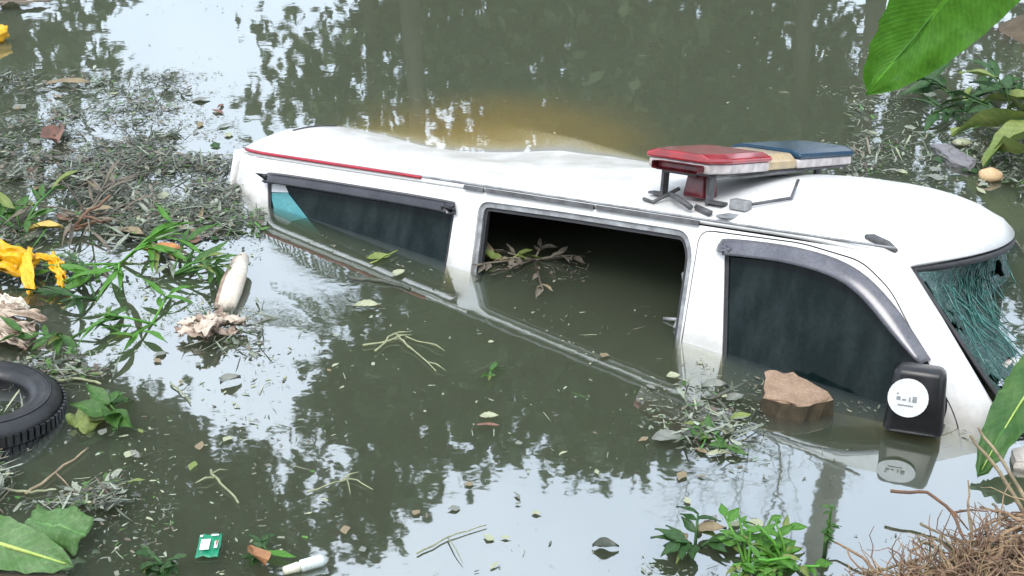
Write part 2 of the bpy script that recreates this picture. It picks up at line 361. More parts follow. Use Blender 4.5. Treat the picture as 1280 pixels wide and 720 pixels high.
def panel(name, outer, holes, surf, off, thick, mt, parent, st=.07):
    loops = [resample(outer, st)] + [resample(h, st) for h in holes]
    V = []; E = []
    for L in loops:
        n = len(V); V += [Vector(p) for p in L]; E += [(n + i, n + (i + 1) % len(L)) for i in range(len(L))]
    bx = [p[0] for p in loops[0]]; by = [p[1] for p in loops[0]]
    edge = np.array([tuple(p) for p in V])
    for gx in np.arange(min(bx) + st / 2, max(bx), st):
        for gy in np.arange(min(by) + st / 2, max(by), st):
            if inside((gx, gy), loops[0]) and not any(inside((gx, gy), h) for h in loops[1:]):
                if np.min(np.hypot(edge[:, 0] - gx, edge[:, 1] - gy)) > st * .4: V.append(Vector((gx, gy)))
    r = geometry.delaunay_2d_cdt(V, E, [], 0, 1e-7)
    P, T = r[0], r[2]
    T = [f for f in T if (lambda c: inside(c, loops[0]) and not any(inside(c, h) for h in loops[1:]))((sum(P[i].x for i in f) / 3, sum(P[i].y for i in f) / 3))]
    n = len(P); b = MB()
    fr_ = [surf(p.x, p.y, off) for p in P]; bk = [surf(p.x, p.y, off - thick) for p in P]
    c0 = (fr_[T[0][1]] - fr_[T[0][0]]).cross(fr_[T[0][2]] - fr_[T[0][0]])
    flip = c0.dot(fr_[T[0][0]] - bk[T[0][0]]) < 0
    F1 = [f[::-1] if flip else f for f in T]
    b.add(fr_, F1)
    if thick:
        b.add(bk, [f[::-1] for f in F1]); cnt = {}
        for f in F1:
            for k in range(3):
                e = (f[k], f[(k + 1) % 3]); q = tuple(sorted(e)); cnt.setdefault(q, []).append(e)
        for q, l in cnt.items():
            if len(l) == 1:
                i, j = l[0]; b.add([fr_[j], fr_[i], bk[i], bk[j]], [(0, 1, 2, 3)])
    return b.build(name, mt, parent)

# outlines in (u, w)
door_o = fillet([(2.497, -.03), (2.9, -.022), (3.13, -.052), (3.25, -.135), (3.545, -.52), (3.62, -.72), (3.60, -1.2), (2.52, -1.25)], .05)
dwin_o = fillet([(2.605, -.072), (2.9, -.066), (3.10, -.115), (3.26, -.212), (3.44, -.355), (3.52, -.475), (3.50, -.585), (2.695, -.595)], .05)
open_o = fillet([(1.478, -.05), (1.9, -.042), (2.44, -.040), (2.482, -.12), (2.50, -.6), (2.50, -1.30), (1.54, -1.30), (1.515, -.6)], .055)
qwin_o = fillet([(.285, -.09), (.75, -.083), (1.365, -.088), (1.372, -.33), (1.36, -.56), (.50, -.56), (.34, -.3)], .05)
body_o = [(.03, -.012), (1.2, -.012), (2.4, -.012), (3.05, -.012), (3.2, -.02), (3.30, -.045), (3.44, -.2), (3.6, -.39), (3.74, -.56),
          (3.95, -.68), (4.10, -.80), (4.14, -1.0), (4.14, -1.30), (3.95, -1.38), (3.3, -1.4), (1.6, -1.4), (.5, -1.4), (.04, -1.36), (.0, -1.0), (.0, -.4)]
panel('body_side', body_o, [offset_poly(door_o, -.005), open_o, qwin_o], near, 0, .025, M['paint'], van)
panel('body_side', body_o, [offset_poly(door_o, -.005), qwin_o], far, 0, .025, M['paint'], van, st=.12)
fd = panel('front_door', door_o, [dwin_o], near, 0, .03, M['paint'], van)
panel('window_glass', offset_poly(dwin_o, .004), [], near, -.014, .004, M['glass'], fd)
panel('window_seal', offset_poly(dwin_o, .0005), [offset_poly(dwin_o, .016)], near, -.006, .008, M['rubber'], fd)
fd2 = panel('front_door', door_o, [dwin_o], far, 0, .03, M['paint'], van, st=.12); fd2['label'] = 'far front door under the water'
panel('window_glass', offset_poly(dwin_o, .004), [], far, -.014, .004, M['glass'], fd2, st=.12)
panel('quarter_window', offset_poly(qwin_o, .004), [], far, -.014, .004, M['glass'], van, st=.12)
qw = panel('quarter_window', offset_poly(qwin_o, .004), [], near, -.016, .004, M['glass'], van)
panel('window_film', [(.31, -.165), (.415, -.150), (.655, -.315), (.80, -.42), (.45, -.40)], [], near, -.012, .002, M['teal'], qw)
panel('curtain', [(.292, -.098), (.372, -.098), (.42, -.149), (.30, -.162)], [], near, -.012, .002, M['sticker'], qw)
panel('window_seal', offset_poly(qwin_o, .0005), [offset_poly(qwin_o, .014)], near, -.006, .008, M['rubber'], qw)
panel('door_frame', offset_poly(open_o, .0006), [offset_poly(open_o, .022)], near, -.012, .02, M['grey_metal'], van)
panel('door_seal', offset_poly(open_o, .0225), [offset_poly(open_o, .036)], near, -.022, .02, M['rubber'], van)

def curve_pts(ctrl, n=28):
    """Catmull-Rom through (u,w) points"""
    c = [Vector(ctrl[0])] + [Vector(p) for p in ctrl] + [Vector(ctrl[-1])]; out = []
    m = len(ctrl) - 1
    for i in range(n + 1):
        x = i / n * m; k = min(int(x), m - 1); s = x - k; p0, p1, p2, p3 = c[k], c[k + 1], c[k + 2], c[k + 3]
        out.append(.5 * ((2 * p1) + (p2 - p0) * s + (2 * p0 - 5 * p1 + 4 * p2 - p3) * s * s + (3 * p1 - p0 - 3 * p2 + p3) * s ** 3))
    return out
def visor(name, ctrl, width, surf, mt, parent, proj=.032, off0=.006):
    c = curve_pts(ctrl); n = len(c); b = MB(); rows = 6; V = []
    for i, p in enumerate(c):
        e = (c[min(i + 1, n - 1)] - c[max(i - 1, 0)]).normalized(); nn = Vector((e.y, -e.x))
        if nn.y > 0: nn = -nn
        wd = width * min(1, .5 + 4 * min(i, n - 1 - i) / n)
        for k in range(rows):
            s = k / (rows - 1); q = p + nn * wd * s
            V.append(surf(q.x, q.y, off0 + proj * math.sin(s * 1.45) ** .8))
    F = [(i * rows + k, (i + 1) * rows + k, (i + 1) * rows + k + 1, i * rows + k + 1) for i in range(n - 1) for k in range(rows - 1)]
    o = b.add(V, F).build(name, mt, parent); s = o.modifiers.new('thick', 'SOLIDIFY'); s.thickness = .004; return o
visor('rain_visor', [(2.580, -.098), (2.588, -.066), (2.63, -.046), (2.9, -.040), (3.11, -.078), (3.275, -.185), (3.43, -.345)], .062, near, M['visor'], fd)
visor('rain_visor', [(.280, -.115), (.295, -.088), (.34, -.074), (.7, -.070), (1.30, -.072), (1.365, -.085), (1.380, -.125)], .05, near, M['visor_dark'], qw, .03, .012)

# roof
UK = [(-.1, .060), (.2, .036), (.5, .002), (.9, -.013), (1.3, -.014), (1.6, .010), (1.8, .042), (2.0, .075), (2.8, .138), (3.1, .132), (3.3, .09), (3.4, .045), (3.47, -.04)]
EK = [(-.1, -.01), (3.0, .0), (3.2, -.008), (3.35, -.025), (3.47, -.045)]
FK = [(-.1, .0), (.15, .035), (.45, .11), (.7, .11), (1.1, .084), (1.5, .032), (1.75, 0), (3.47, 0)]
def lerpk(K, x):
    for (a, fa), (b, fb) in zip(K, K[1:]):
        if x <= b: s = (x - a) / (b - a); return fa + (fb - fa) * s
    return K[-1][1]
def smk(K, x, h=.09): return (lerpk(K, max(-.1, x - h)) + 2 * lerpk(K, x) + lerpk(K, min(3.47, x + h))) / 4 if x < 3.38 else lerpk(K, x)
def roof_p(s, q, dz=0):
    """s 0..1 rear to header, q -1..1 near to far"""
    um = 3.47 - .175 * q * q; u0 = -.10 + .12 * q * q
    u = u0 + s * (um - u0); x = -.1 + s * 3.57; v = VC + q * (side_v(u, 0) + VC + .006)
    e = smk(EK, x); c = smk(UK, x)
    fe = lerpk(FK, x) if q > 0 else 0            # the far edge of the rear roof is flatter
    pw = 2.1 + (3 if 0 < x < 1.9 else 0) * min(1, x, 1.9 - x)
    return (u, v, e + (c - e) * (1 - abs(q) ** pw) + fe * max(0, (q - .3) / .7) ** 1.2 + dz)
def roof_at(u, v):
    q = (v - VC) / (HW + VC + .006); um = 3.47 - .175 * q * q; u0 = -.10 + .12 * q * q
    return roof_p((u - u0) / (um - u0), q)[2]
def roof_sheet(name, mt, dz, th, ns=70, nq=30, s0=0, s1=1, qm=1.0):
    V = [vl(roof_p(s0 + (s1 - s0) * i / ns, -qm + 2 * qm * j / nq, dz)) for i in range(ns + 1) for j in range(nq + 1)]
    F = [(i * (nq + 1) + j, (i + 1) * (nq + 1) + j, (i + 1) * (nq + 1) + j + 1, i * (nq + 1) + j + 1) for i in range(ns) for j in range(nq)]
    o = mesh_obj(name, V, F, mt, van)
    m_ = o.modifiers.new('thick', 'SOLIDIFY'); m_.thickness = th; m_.offset = -1
    return o
roof = roof_sheet('roof', M['paint'], .012, .018)
roof_sheet('headliner', M['inner'], -.035, .01, 30, 14, .01, .96, .97)
# gutter rail, stripe, sliding rail
b = MB(); b.tube([near(u, .012, .006) for u in np.linspace(.05, 3.24, 60)], .0055, 6); b.build('drip_rail', M['grey_metal'], roof)
b = MB(); b.tube([near(u, .008, .013) for u in np.linspace(.10, 1.17, 24)], .0075, 6); b.build('red_stripe', M['red_line'], roof)
b = MB()
for i, (u0, u1) in enumerate(((1.40, 1.50), (1.51, 2.03), (2.04, 2.49))):
    P = [near(u, w, o) for u in np.linspace(u0, u1, 8) for (w, o) in ((.004, .004), (.004, .018), (-.014, .018), (-.014, .004))]
    F = [(4 * k + a, 4 * k + 4 + a, 4 * k + 4 + (a + 1) % 4, 4 * k + (a + 1) % 4) for k in range(7) for a in range(4)] + [(0, 1, 2, 3), (31, 30, 29, 28)]
    b.add(P, F)
b.build('sliding_rail', M['dark_metal'], van, smooth=False)
b = MB(); b.tube([vl(roof_p(s, q, .016)) for s, q in ((.012, -.35), (.008, -.1), (.006, .1), (.006, .28))], .005, 5); b.build('rear_seam', M['dark_metal'], roof)

# interior far wall, floor, bulkhead, tailgate, nose
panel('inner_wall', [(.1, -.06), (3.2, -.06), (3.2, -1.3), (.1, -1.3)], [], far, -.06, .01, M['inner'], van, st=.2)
def loft(name, secs, mt, parent, th=0):
    n = len(secs[0]); V = [vl(p) for s in secs for p in s]
    F = [(i * n + j, (i + 1) * n + j, (i + 1) * n + j + 1, i * n + j + 1) for i in range(len(secs) - 1) for j in range(n - 1)]
    o = mesh_obj(name, V, F, mt, parent)
    if th: m_ = o.modifiers.new('thick', 'SOLIDIFY'); m_.thickness = th
    return o
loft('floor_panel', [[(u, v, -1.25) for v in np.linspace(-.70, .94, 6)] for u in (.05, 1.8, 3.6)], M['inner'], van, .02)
loft('tailgate', [[(.0 - .05 * math.cos(q * 1.4), VC + q * (side_v(.02, w) + VC - .002), w) for q in np.linspace(-1, 1, 11)] for w in (-.01, -.3, -.6, -1.0, -1.38)], M['paint'], van, .02)
loft('hood', [[(u, VC + q * (side_v(min(u, 4.1), w) + VC - .004), w + .05 * (1 - q * q)) for q in np.linspace(-1, 1, 13)] for u, w in ((3.72, -.575), (3.85, -.645), (3.97, -.71), (4.09, -.81))], M['paint'], van, .02)
loft('front_bumper', [[(4.13 + .06 * (1 - q * q) - dx, VC + q * .82, w) for q in np.linspace(-1, 1, 13)] for w, dx in ((-.80, .03), (-1.0, 0), (-1.25, 0), (-1.38, .05))], M['paint'], van, .02)
b = MB(); b.tube([near(2.44, -.20, -.05), near(2.43, -.24, -.10), near(2.435, -.36, -.10), near(2.445, -.41, -.05)], .011, 7)
b.tube([near(2.37, -.385, -.09), near(2.45, -.375, -.09)], .008, 6); b.build('grab_handle', M['grey_metal'], van)
# seats seen darkly through the opening
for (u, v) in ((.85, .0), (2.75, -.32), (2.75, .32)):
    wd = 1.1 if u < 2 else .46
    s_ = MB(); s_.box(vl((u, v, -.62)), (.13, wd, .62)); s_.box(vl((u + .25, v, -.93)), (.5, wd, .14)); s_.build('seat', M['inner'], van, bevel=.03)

# windshield: shattered sheet caved inwards, hanging from the header
def wind_p(a, q):
    """a 0 at header..1 at cowl, q -1 near..1 far"""
    um = 3.462 - .175 * q * q; top = Vector((um, VC + q * .710, -.045 - .012 * q * q))
    bot = Vector((3.95 - .15 * q * q, VC + q * .785, -.60 + .03 * (1 - q * q)))
    p = top.lerp(bot, a)
    cave = math.sin(math.pi * min(1, a * 1.05)) ** .7 * (1 - abs(q) ** 2.2) if 0 < a < .97 else 0
    ir = mnoise.noise(Vector((a * 4, q * 3, 1))) * .05 + mnoise.noise(Vector((a * 11, q * 9, 4))) * .018
    k = min(1, a * 6) * min(1, (1 - abs(q)) * 6)
    return p + Vector((-.27 * cave + ir * k, 0, .01 * cave + ir * .6 * k))
def wind_sheet(name, mt, a0, a1, q0, q1, na, nq, dz=0):
    V = [vl(wind_p(a0 + (a1 - a0) * i / na, q0 + (q1 - q0) * j / nq) + Vector((dz, 0, dz))) for i in range(na + 1) for j in range(nq + 1)]
    F = [(i * (nq + 1) + j, i * (nq + 1) + j + 1, (i + 1) * (nq + 1) + j + 1, (i + 1) * (nq + 1) + j) for i in range(na) for j in range(nq)]
    return V, F
V, F = wind_sheet('w', None, 0.02, 1, -.985, .985, 44, 44)
F = [f for f in F if not (lambda c: (c > .42))(mnoise.noise(vl(V[f[0]]) * 5.5) + .25 * mnoise.noise(V[f[0]] * 14))]
ws = mesh_obj('windshield', V, F, M['teal_glass'], van, smooth=False)
ws['label'] = 'shattered green windshield caved in'
m_ = ws.modifiers.new('thick', 'SOLIDIFY'); m_.thickness = .005
shard = MB()
for k in range(80):           # glass splinters and torn laminate strands fanning from the header
    q = random.gauss(-.25, .35); q = max(-.85, min(.8, q)); a = random.uniform(.03, .3); L = random.uniform(.15, .65); dq = random.gauss(-.1, .25) - q * .3
    P = [vl(wind_p(min(.97, a + L * s), max(-.95, min(.95, q + dq * s))) + Vector((.018 + .02 * math.sin(s * 3), 0, .012))) for s in (0, .25, .5, .75, 1)]
    w_ = random.uniform(.0008, .0034)
    shard.tube(P, [w_ * .6, w_, w_, w_ * .8, w_ * .3], 4)
shard.build('glass_strand', M['teal_shard'], ws); COL.objects[-1]['kind'] = 'stuff'
b = MB(); b.tube([vl(wind_p(0, q) + Vector((.004, 0, -.006))) for q in np.linspace(-.99, .99, 30)], .013, 6)
b.tube([vl(wind_p(a, -.99) + Vector((.006, -.004, .006))) for a in np.linspace(0, 1, 20)], .009, 6)
b.tube([vl(wind_p(a, .99) + Vector((.006, .004, .006))) for a in np.linspace(0, 1, 20)], .012, 6)
b.build('windshield_seal', M['rubber'], van)
# far windshield pillar and near pillar inner faces
for sg in (1,):
    b = MB(); b.tube([vl((3.27 + .45 * a, VC + sg * (.72 + .10 * a), -.06 - .52 * a)) for a in np.linspace(0, 1, 8)], .03, 8); b.build('windshield_pillar', M['paint'] if sg > 0 else M['inner'], van)

# door mirror
mz = vl((3.435, -.835, -.450)); mr_ = Matrix.Rotation(R_(14), 3, 'Z')
b = MB(); b.box(mz, (.20, .13, .235), mr_, taper=.86); mir = b.build('side_mirror', M['black_plastic'], van, bevel=.028)
b = MB(); b.tube([near(3.44, -.50, 0), near(3.43, -.52, .06), mz + Vector((0.02, .03, -.05))], .03, 8); b.build('mirror_arm', M['black_plastic'], mir)
def disc(c, r, nrm, mt, name, parent, n=28, th=.003):
    nrm = Vector(nrm).normalized(); a = nrm.orthogonal().normalized(); bb = nrm.cross(a); V = []
    for k in range(n): g = 2 * math.pi * k / n; V.append(Vector(c) + (a * math.cos(g) + bb * math.sin(g)) * r)
    V2 = [p + nrm * th for p in V]
    F = [tuple(range(n))[::-1], tuple(range(n, 2 * n))] + [(k, (k + 1) % n, n + (k + 1) % n, n + k) for k in range(n)]
    return mesh_obj(name, V + V2, F, mt, parent, smooth=False)
mn = (mr_ @ Vector((0, -1, .07))).normalized()
mc = mz + mn * .0645 + mr_ @ Vector((-.028, 0, .012))
disc(mc, .066, mn, M['sticker'], 'round_sticker', mir)
mk = MB()
ax = (mr_ @ Vector((1, 0, 0))).normalized(); ay = mn.cross(ax).normalized(); ay = ay if ay.z > 0 else -ay
for (x, y, w_, h_) in ((-.030, -.004, .013, .012), (-.012, -.007, .012, .006), (.006, -.004, .005, .016), (.022, -.002, .014, .020), (-.005, -.026, .05, .004), (-.034, .012, .008, .004)):
    mk.box(mc + ax * x + ay * y + mn * .0042, (w_, h_, .002), Matrix((ax, ay, mn)).transposed())
mk.build('sticker_print', M['mark'], mir, smooth=False)

# light bar across the roof, slightly skewed, with brackets
bar = empty('light_bar'); bar.parent = van; bar.location = vl((2.43, -.02, -.012)); bar.rotation_euler = (R_(-.9), 0, R_(-8.0))
def slab(name, y0, y1, z0, z1, x0, x1, mt, chamfer=.0, top_in=.03, parent=bar, endcut=(0, 0)):
    """prism along y with a chamfered top, ends may taper (endcut: how much the x-width shrinks at y0 / y1)"""
    secs = []
    for y, ec in ((y0, endcut[0]), (y0 + .12 * (1 if y1 > y0 else -1), 0), (y1 - .06, 0), (y1, endcut[1])):
        a, c = x0 + ec, x1 - ec
        secs.append([(a, y, z0), (a, y, z0 + (z1 - z0) * .55), (a + top_in, y, z1), (c - top_in, y, z1), (c, y, z0 + (z1 - z0) * .55), (c, y, z0)])
    n = 6; V = [Vector(p) for s in secs for p in s]
    F = [(i * n + j, i * n + (j + 1) % n, (i + 1) * n + (j + 1) % n, (i + 1) * n + j) for i in range(3) for j in range(n)] + [tuple(range(n))[::-1], tuple(3 * n + k for k in range(n))]
    o = mesh_obj(name, V, F, mt, parent, smooth=False)
    bv = o.modifiers.new('bevel', 'BEVEL'); bv.width = .008; bv.segments = 2; bv.limit_method = 'ANGLE'
    return o
slab('base_tray', -.50, .62, .168, .182, -.145, .145, M['dark_metal'], top_in=.0)
slab('clear_lens', -.555, -.135, .183, .222, -.168, .168, M['clear_lens'], top_in=0, endcut=(.03, 0))
slab('red_lens', -.565, -.13, .223, .258, -.175, .175, M['red_lens'], top_in=.045, endcut=(.03, 0))
slab('red_end', -.566, -.553, .184, .215, -.09, .12, M['red_dark'], top_in=0)
slab('amber_lens', -.128, .115, .183, .245, -.135, .155, M['amber'], top_in=.03)
slab('blue_lens', .118, .675, .223, .258, -.170, .170, M['blue_lens'], top_in=.045, endcut=(0, .03))
slab('clear_lens', .12, .67, .183, .222, -.163, .163, M['clear_lens'], top_in=0, endcut=(0, .03))
b = MB()
b.tube([(.11, -.50, .18), (.15, -.30, .165), (.158, -.05, .17), (.15, .2, .17)], .006, 6); b.build('cable', M['dark_metal'], bar)
b = MB(); b.box((.03, -.42, .125), (.10, .11, .10), taper=.8); b.build('mount_block', M['red_dark'], bar, bevel=.01)
for (y, s) in ((-.46, 1), (.42, 1)):
    rz = roof_at(2.44, y * .98)
    k_ = MB(); k_.box((-.04, y, .165), (.16, .04, .012)); k_.box((-.115, y, (.165 + rz) / 2 + .01), (.012, .04, .165 - rz)); k_.box((.10, y, (.165 + rz) / 2 + .01), (.012, .04, .165 - rz))
    k_.box((.13, y, rz + .022), (.08, .045, .01)); k_.box((-.14, y, rz + .022), (.07, .045, .01)); k_.build('bracket', M['dark_metal'], bar, smooth=False)
def roofpt(u, v, dz=.0): return vl((u, v, roof_at(u, v) + .012 + dz))
cl = MB()
cl.tube([roofpt(2.30, -.50, .03), roofpt(2.36, -.57, .05), roofpt(2.44, -.60, .03)], .012, 5); cl.tube([roofpt(2.44, -.55, .012), roofpt(2.52, -.6, .02)], .014, 5)
cl.build('roof_clamp', M['dark_metal'], bar); COL.objects[-1].matrix_parent_inverse = Matrix.Identity(4)
cl_o = COL.objects[-1]; cl_o.parent = van
b = MB(); rr = Matrix.Rotation(R_(-8), 3, 'Z'); b.box(roofpt(2.60, -.50, .02), (.075, .05, .04), rr); b.box(roofpt(2.585, -.575, .006), (.055, .10, .012), rr)
b.build('roof_clamp', M['grey_metal'], van, bevel=.006)
b = MB(); b.tube([roofpt(2.20, -.53, .012), roofpt(2.25, -.545, .008), roofpt(2.33, -.48, .05)], .008, 5); b.build('bracket_strap', M['dark_metal'], van)
b = MB(); b.tube([roofpt(2.62, -.5, .02), roofpt(2.75, -.36, .012), roofpt(2.72, -.22, .04)], .007, 5); b.build('bracket_strap', M['dark_metal'], van)
b = MB(); b.tube([roofpt(3.11, -.545, .006), roofpt(3.14, -.553, .012), roofpt(3.20, -.565, .012), roofpt(3.235, -.575, .004)], [.008, .016, .016, .009], 8); b.build('antenna_base', M['dark_metal'], van)

# ------------------------------------------------------------------ trees round the pond (seen mirrored in the water)
LEAF4 = np.array([(0, 0, 0), (.42, .5, .10), (0, 1, -.04), (-.42, .5, .10)])
def leaf_cloud(name, blobs, size, mt, parent, seed, clump=.21):
    g = np.random.default_rng(seed); C = []
    for (c, r, n) in blobs:
        k = max(1, n // 26); d = g.normal(size=(k, 3)); d /= np.linalg.norm(d, axis=1)[:, None]
        cc = np.array(c) + d * (g.random((k, 1)) ** .42) * np.array(r)
        C.append(np.repeat(cc, 26, 0) + g.normal(size=(k * 26, 3)) * clump * np.array((1, 1, .7)))
    P = np.concatenate(C); n = len(P)
    a = g.random(n) * 2 * math.pi; el = g.normal(-.35, .55, n); ro = g.normal(0, .7, n)
    f = np.stack([np.cos(a) * np.cos(el), np.sin(a) * np.cos(el), np.sin(el)], 1)
    s_ = np.stack([-np.sin(a), np.cos(a), np.zeros(n)], 1); u_ = np.cross(s_, f)
    s2 = s_ * np.cos(ro)[:, None] + u_ * np.sin(ro)[:, None]; u2 = np.cross(s2, f)
    L = size * (.6 + .8 * g.random(n))
    V = (P[:, None] + (LEAF4[None, :, 0, None] * .75 * s2[:, None] + LEAF4[None, :, 1, None] * f[:, None] + LEAF4[None, :, 2, None] * u2[:, None]) * L[:, None, None]).reshape(-1, 3)
    me = bpy.data.meshes.new(name); me.vertices.add(n * 4); me.vertices.foreach_set('co', V.ravel().astype(np.float32))
    me.loops.add(n * 6); me.polygons.add(n * 2)
    base = (np.arange(n) * 4)[:, None]; idx = (base + np.array([0, 1, 2, 0, 2, 3])).ravel()
    me.loops.foreach_set('vertex_index', idx.astype(np.int32)); me.polygons.foreach_set('loop_start', (np.arange(n * 2) * 3).astype(np.int32))
    me.update(calc_edges=True); me.validate()
    return link_mesh(name, me, mt, parent)
def tree(name, label, base, trunk, limbs, blobs, size, mt, seed, group='trees round the pond', clump=.21):
    r = empty(name, base); tag(r, label, 'tree', group); b = MB()
    b.tube([Vector(p[0]) for p in trunk], [p[1] for p in trunk], 9)
    for L in limbs: b.tube([Vector(p) for p in L[0]], np.linspace(L[1], L[1] * .25, len(L[0])), 6)
    b.build('trunk', M['bark'], r)
    if blobs: leaf_cloud('crown', blobs, size, mt, r, seed, clump)
    return r
def limbs_to(top, blobs, r=.07):
    out = []
    for (c, rr, n) in blobs:
        t_ = Vector(top); c = Vector(c); out.append(([t_, t_.lerp(c, .5) + Vector((0, 0, -.3)), c], r))
    return out
bl = [((-1.2, 0, 8.8), (2.2, 1.6, 1.8), 4200), ((.5, -.6, 9.9), (1.9, 1.5, 1.9), 3600), ((-3.5, 0, 9.8), (2, 1.6, 2.2), 3000), ((-.2, -1, 12.3), (2.8, 2, 1.5), 3600), ((1.6, -.8, 8.3), (.9, .8, .7), 500)]
tree('broadleaf_tree', 'tall spreading tree mirrored in the dark lower left water', (-5.2, 15.6, .4), [((-1.6, 0, 0), .30), ((-1.5, 0, 3), .24), ((-1.1, 0, 6), .19), ((-.6, 0, 9), .12)], limbs_to((-1, 0, 6.5), bl), bl, .26, M['leaf_far'], 1)
bl = [((-1.1, 0, 7.6), (1.8, 1.4, 1.1), 2600), ((1.5, -.2, 7.4), (2.0, 1.4, 1.3), 3000), ((.2, 0, 6.3), (2.4, 1.4, 1.1), 2200), ((-2.1, -.4, 9.4), (.8, .8, .9), 500), ((2.9, .3, 5.4), (1.3, 1.2, .9), 900)]
tree('broadleaf_tree', 'round crowned tree mirrored in the water before the sliding door', (-.2, 16.6, .5), [((0, 0, 0), .27), ((.15, 0, 2.5), .22), ((.1, 0, 5.0), .17), ((0, 0, 7), .1)], limbs_to((.1, 0, 4.8), bl), bl, .27, M['leaf_far'], 2)
bl = [((0, 0, 2.2), (1.9, 1.2, 1.7), 6000), ((1.8, 0, 2.9), (1.6, 1.2, 1.7), 5200), ((-1.9, .2, 1.9), (1.2, 1, 1.6), 2000), ((.6, 0, 3.8), (1.2, 1, 1.2), 2200)]
tree('bushy_tree', 'dense olive bushy tree mirrored beyond the van roof', (1.1, 15.4, .3), [((0, 0, 0), .2), ((.1, 0, 1.4), .15), ((.1, 0, 3), .08)], limbs_to((0, 0, .8), bl, .06), bl, .22, M['leaf_olive'], 3)
bl = [((0, 0, 3.0), (.8, .7, 1.4), 420), ((-.8, 0, 2.2), (.8, .7, .8), 300), ((.5, 0, 4.6), (.7, .6, .8), 260)]
tree('slender_tree', 'slender loose tree mirrored at the edge of the pale water', (-1.7, 15.0, .3), [((0, 0, 0), .13), ((.05, 0, 2), .10), ((-.05, 0, 4.5), .05)], limbs_to((0, 0, 1.6), bl, .04), bl, .22, M['leaf_olive'], 4)
bl = [((0, 0, 1.6), (1.5, 1, 1.3), 1200), ((-.9, 0, 2.8), (.9, .8, 1.2), 700), ((.9, 0, 3.3), (.6, .6, .8), 320)]
tree('slender_tree', 'thin dark tree mirrored among the scum beside the van', (-5.6, 14.2, .3), [((0, 0, 0), .12), ((.05, 0, 2), .09), ((-.05, 0, 4), .05)], limbs_to((0, 0, 1.2), bl, .04), bl, .22, M['leaf_far'], 5)
bl = [((0, 0, 3.0), (1.5, 1.2, 2.4), 2000), ((2.2, 0, 3.4), (1.8, 1.4, 2.6), 2600), ((2.6, -.3, 6.5), (1.6, 1.2, 1.4), 1300)]
tree('bushy_tree', 'bushy tree mirrored in the top corner behind the banana leaf', (6.4, 14.5, .3), [((0, 0, 0), .2), ((.2, 0, 1.6), .15), ((.4, 0, 4), .08)], limbs_to((.1, 0, 1.5), bl, .06), bl, .24, M['leaf_far'], 6)
# twiggy bare tree, palm, pole
def twigs(b, p, d, L, r, depth, g):
    q = p + d * L; mid = p.lerp(q, .5) + Vector(g.normal(size=3)) * L * .06
    b.tube([p, mid, q], [r, r * .8, r * .6], 5, False)
    if depth:
        for k in range(3 if depth > 1 else 4):
            nd = (d + Vector(g.normal(size=3)) * .55 + Vector((0, 0, .1))).normalized(); twigs(b, q if k else mid, nd, L * g.uniform(.55, .8), r * .58, depth - 1, g)
r = empty('bare_tree', (3.3, 14.6, .3)); tag(r, 'bare twiggy tree mirrored in the pale water before the van front', 'tree', 'trees round the pond'); b = MB()
g_ = np.random.default_rng(5); b.tube([(0, 0, 0), (.1, 0, 2.5), (.0, 0, 5.2)], [.11, .09, .07], 7)
twigs(b, Vector((0, 0, 5.2)), Vector((.1, 0, 1)), 1.8, .05, 5, g_); twigs(b, Vector((.05, 0, 3.6)), Vector((.6, 0, .8)).normalized(), 1.8, .045, 4, g_)
b.build('trunk', M['bark'], r)
def frond(b, p, a, L, g, up=.5):
    d = Vector((math.cos(a), math.sin(a), 0)); P = [p + d * L * s + Vector((0, 0, up * L * s - .95 * L * s * s)) for s in np.linspace(0, 1, 9)]
    b.tube(P, np.linspace(.022, .004, 9), 4, False)
    for i in range(1, 40):
        s = i / 40; k = min(int(s * 8), 7); q = P[k].lerp(P[k + 1], s * 8 - k); t_ = (P[k + 1] - P[k]).normalized(); sd_ = t_.cross(Vector((0, 0, 1))).normalized()
        ll = L * .30 * math.sin(math.pi * (.12 + .86 * s))
        for sg in (-1, 1):
            e = q + (sd_ * sg * .8 + t_ * .55 + Vector((0, 0, -.35 + g.normal() * .12))).normalized() * ll; w_ = t_ * .028
            b.add([q - w_, q + w_, e], [(0, 1, 2)])
for (x, y, h, lab, sd_) in ((3.9, 13.9, 4.2, 'feathery palm mirrored as pale and dark streaks behind the light bar', 8), (-1.2, 14.3, 4.6, 'feathery palm mirrored above the rear of the roof', 9)):
    r = empty('palm_tree', (x, y, .2)); tag(r, lab, 'tree', 'trees round the pond'); b = MB(); b.tube([(0, 0, 0), (.1, 0, h * .5), (.05, 0, h)], [.13, .10, .09], 8); b.build('trunk', M['bark'], r)
    b = MB(); g_ = np.random.default_rng(sd_)
    for k in range(15): frond(b, Vector((.05, 0, h)), k * 2.4 + .3, 1.9 + g_.random() * .7, g_, .3 + g_.random() * .7)
    b.build('crown', M['leaf_far'], r, smooth=False)
r = empty('utility_pole', (4.9, 14.9, .3)); tag(r, 'leaning grey pole mirrored in the water in front of the van', 'pole'); b = MB()
b.tube([(0, 0, 0), (-.25, 0, 5), (-.5, 0, 10.1)], [.24, .20, .16], 10); b.build('shaft', M['concrete'], r)
b = MB(); b.tube([(-.5, 0, 10.1), (-.5, 0, 10.25), (-.5, 0, 10.3)], [.17, .17, .1], 10); b.build('cap', M['dark_metal'], r)
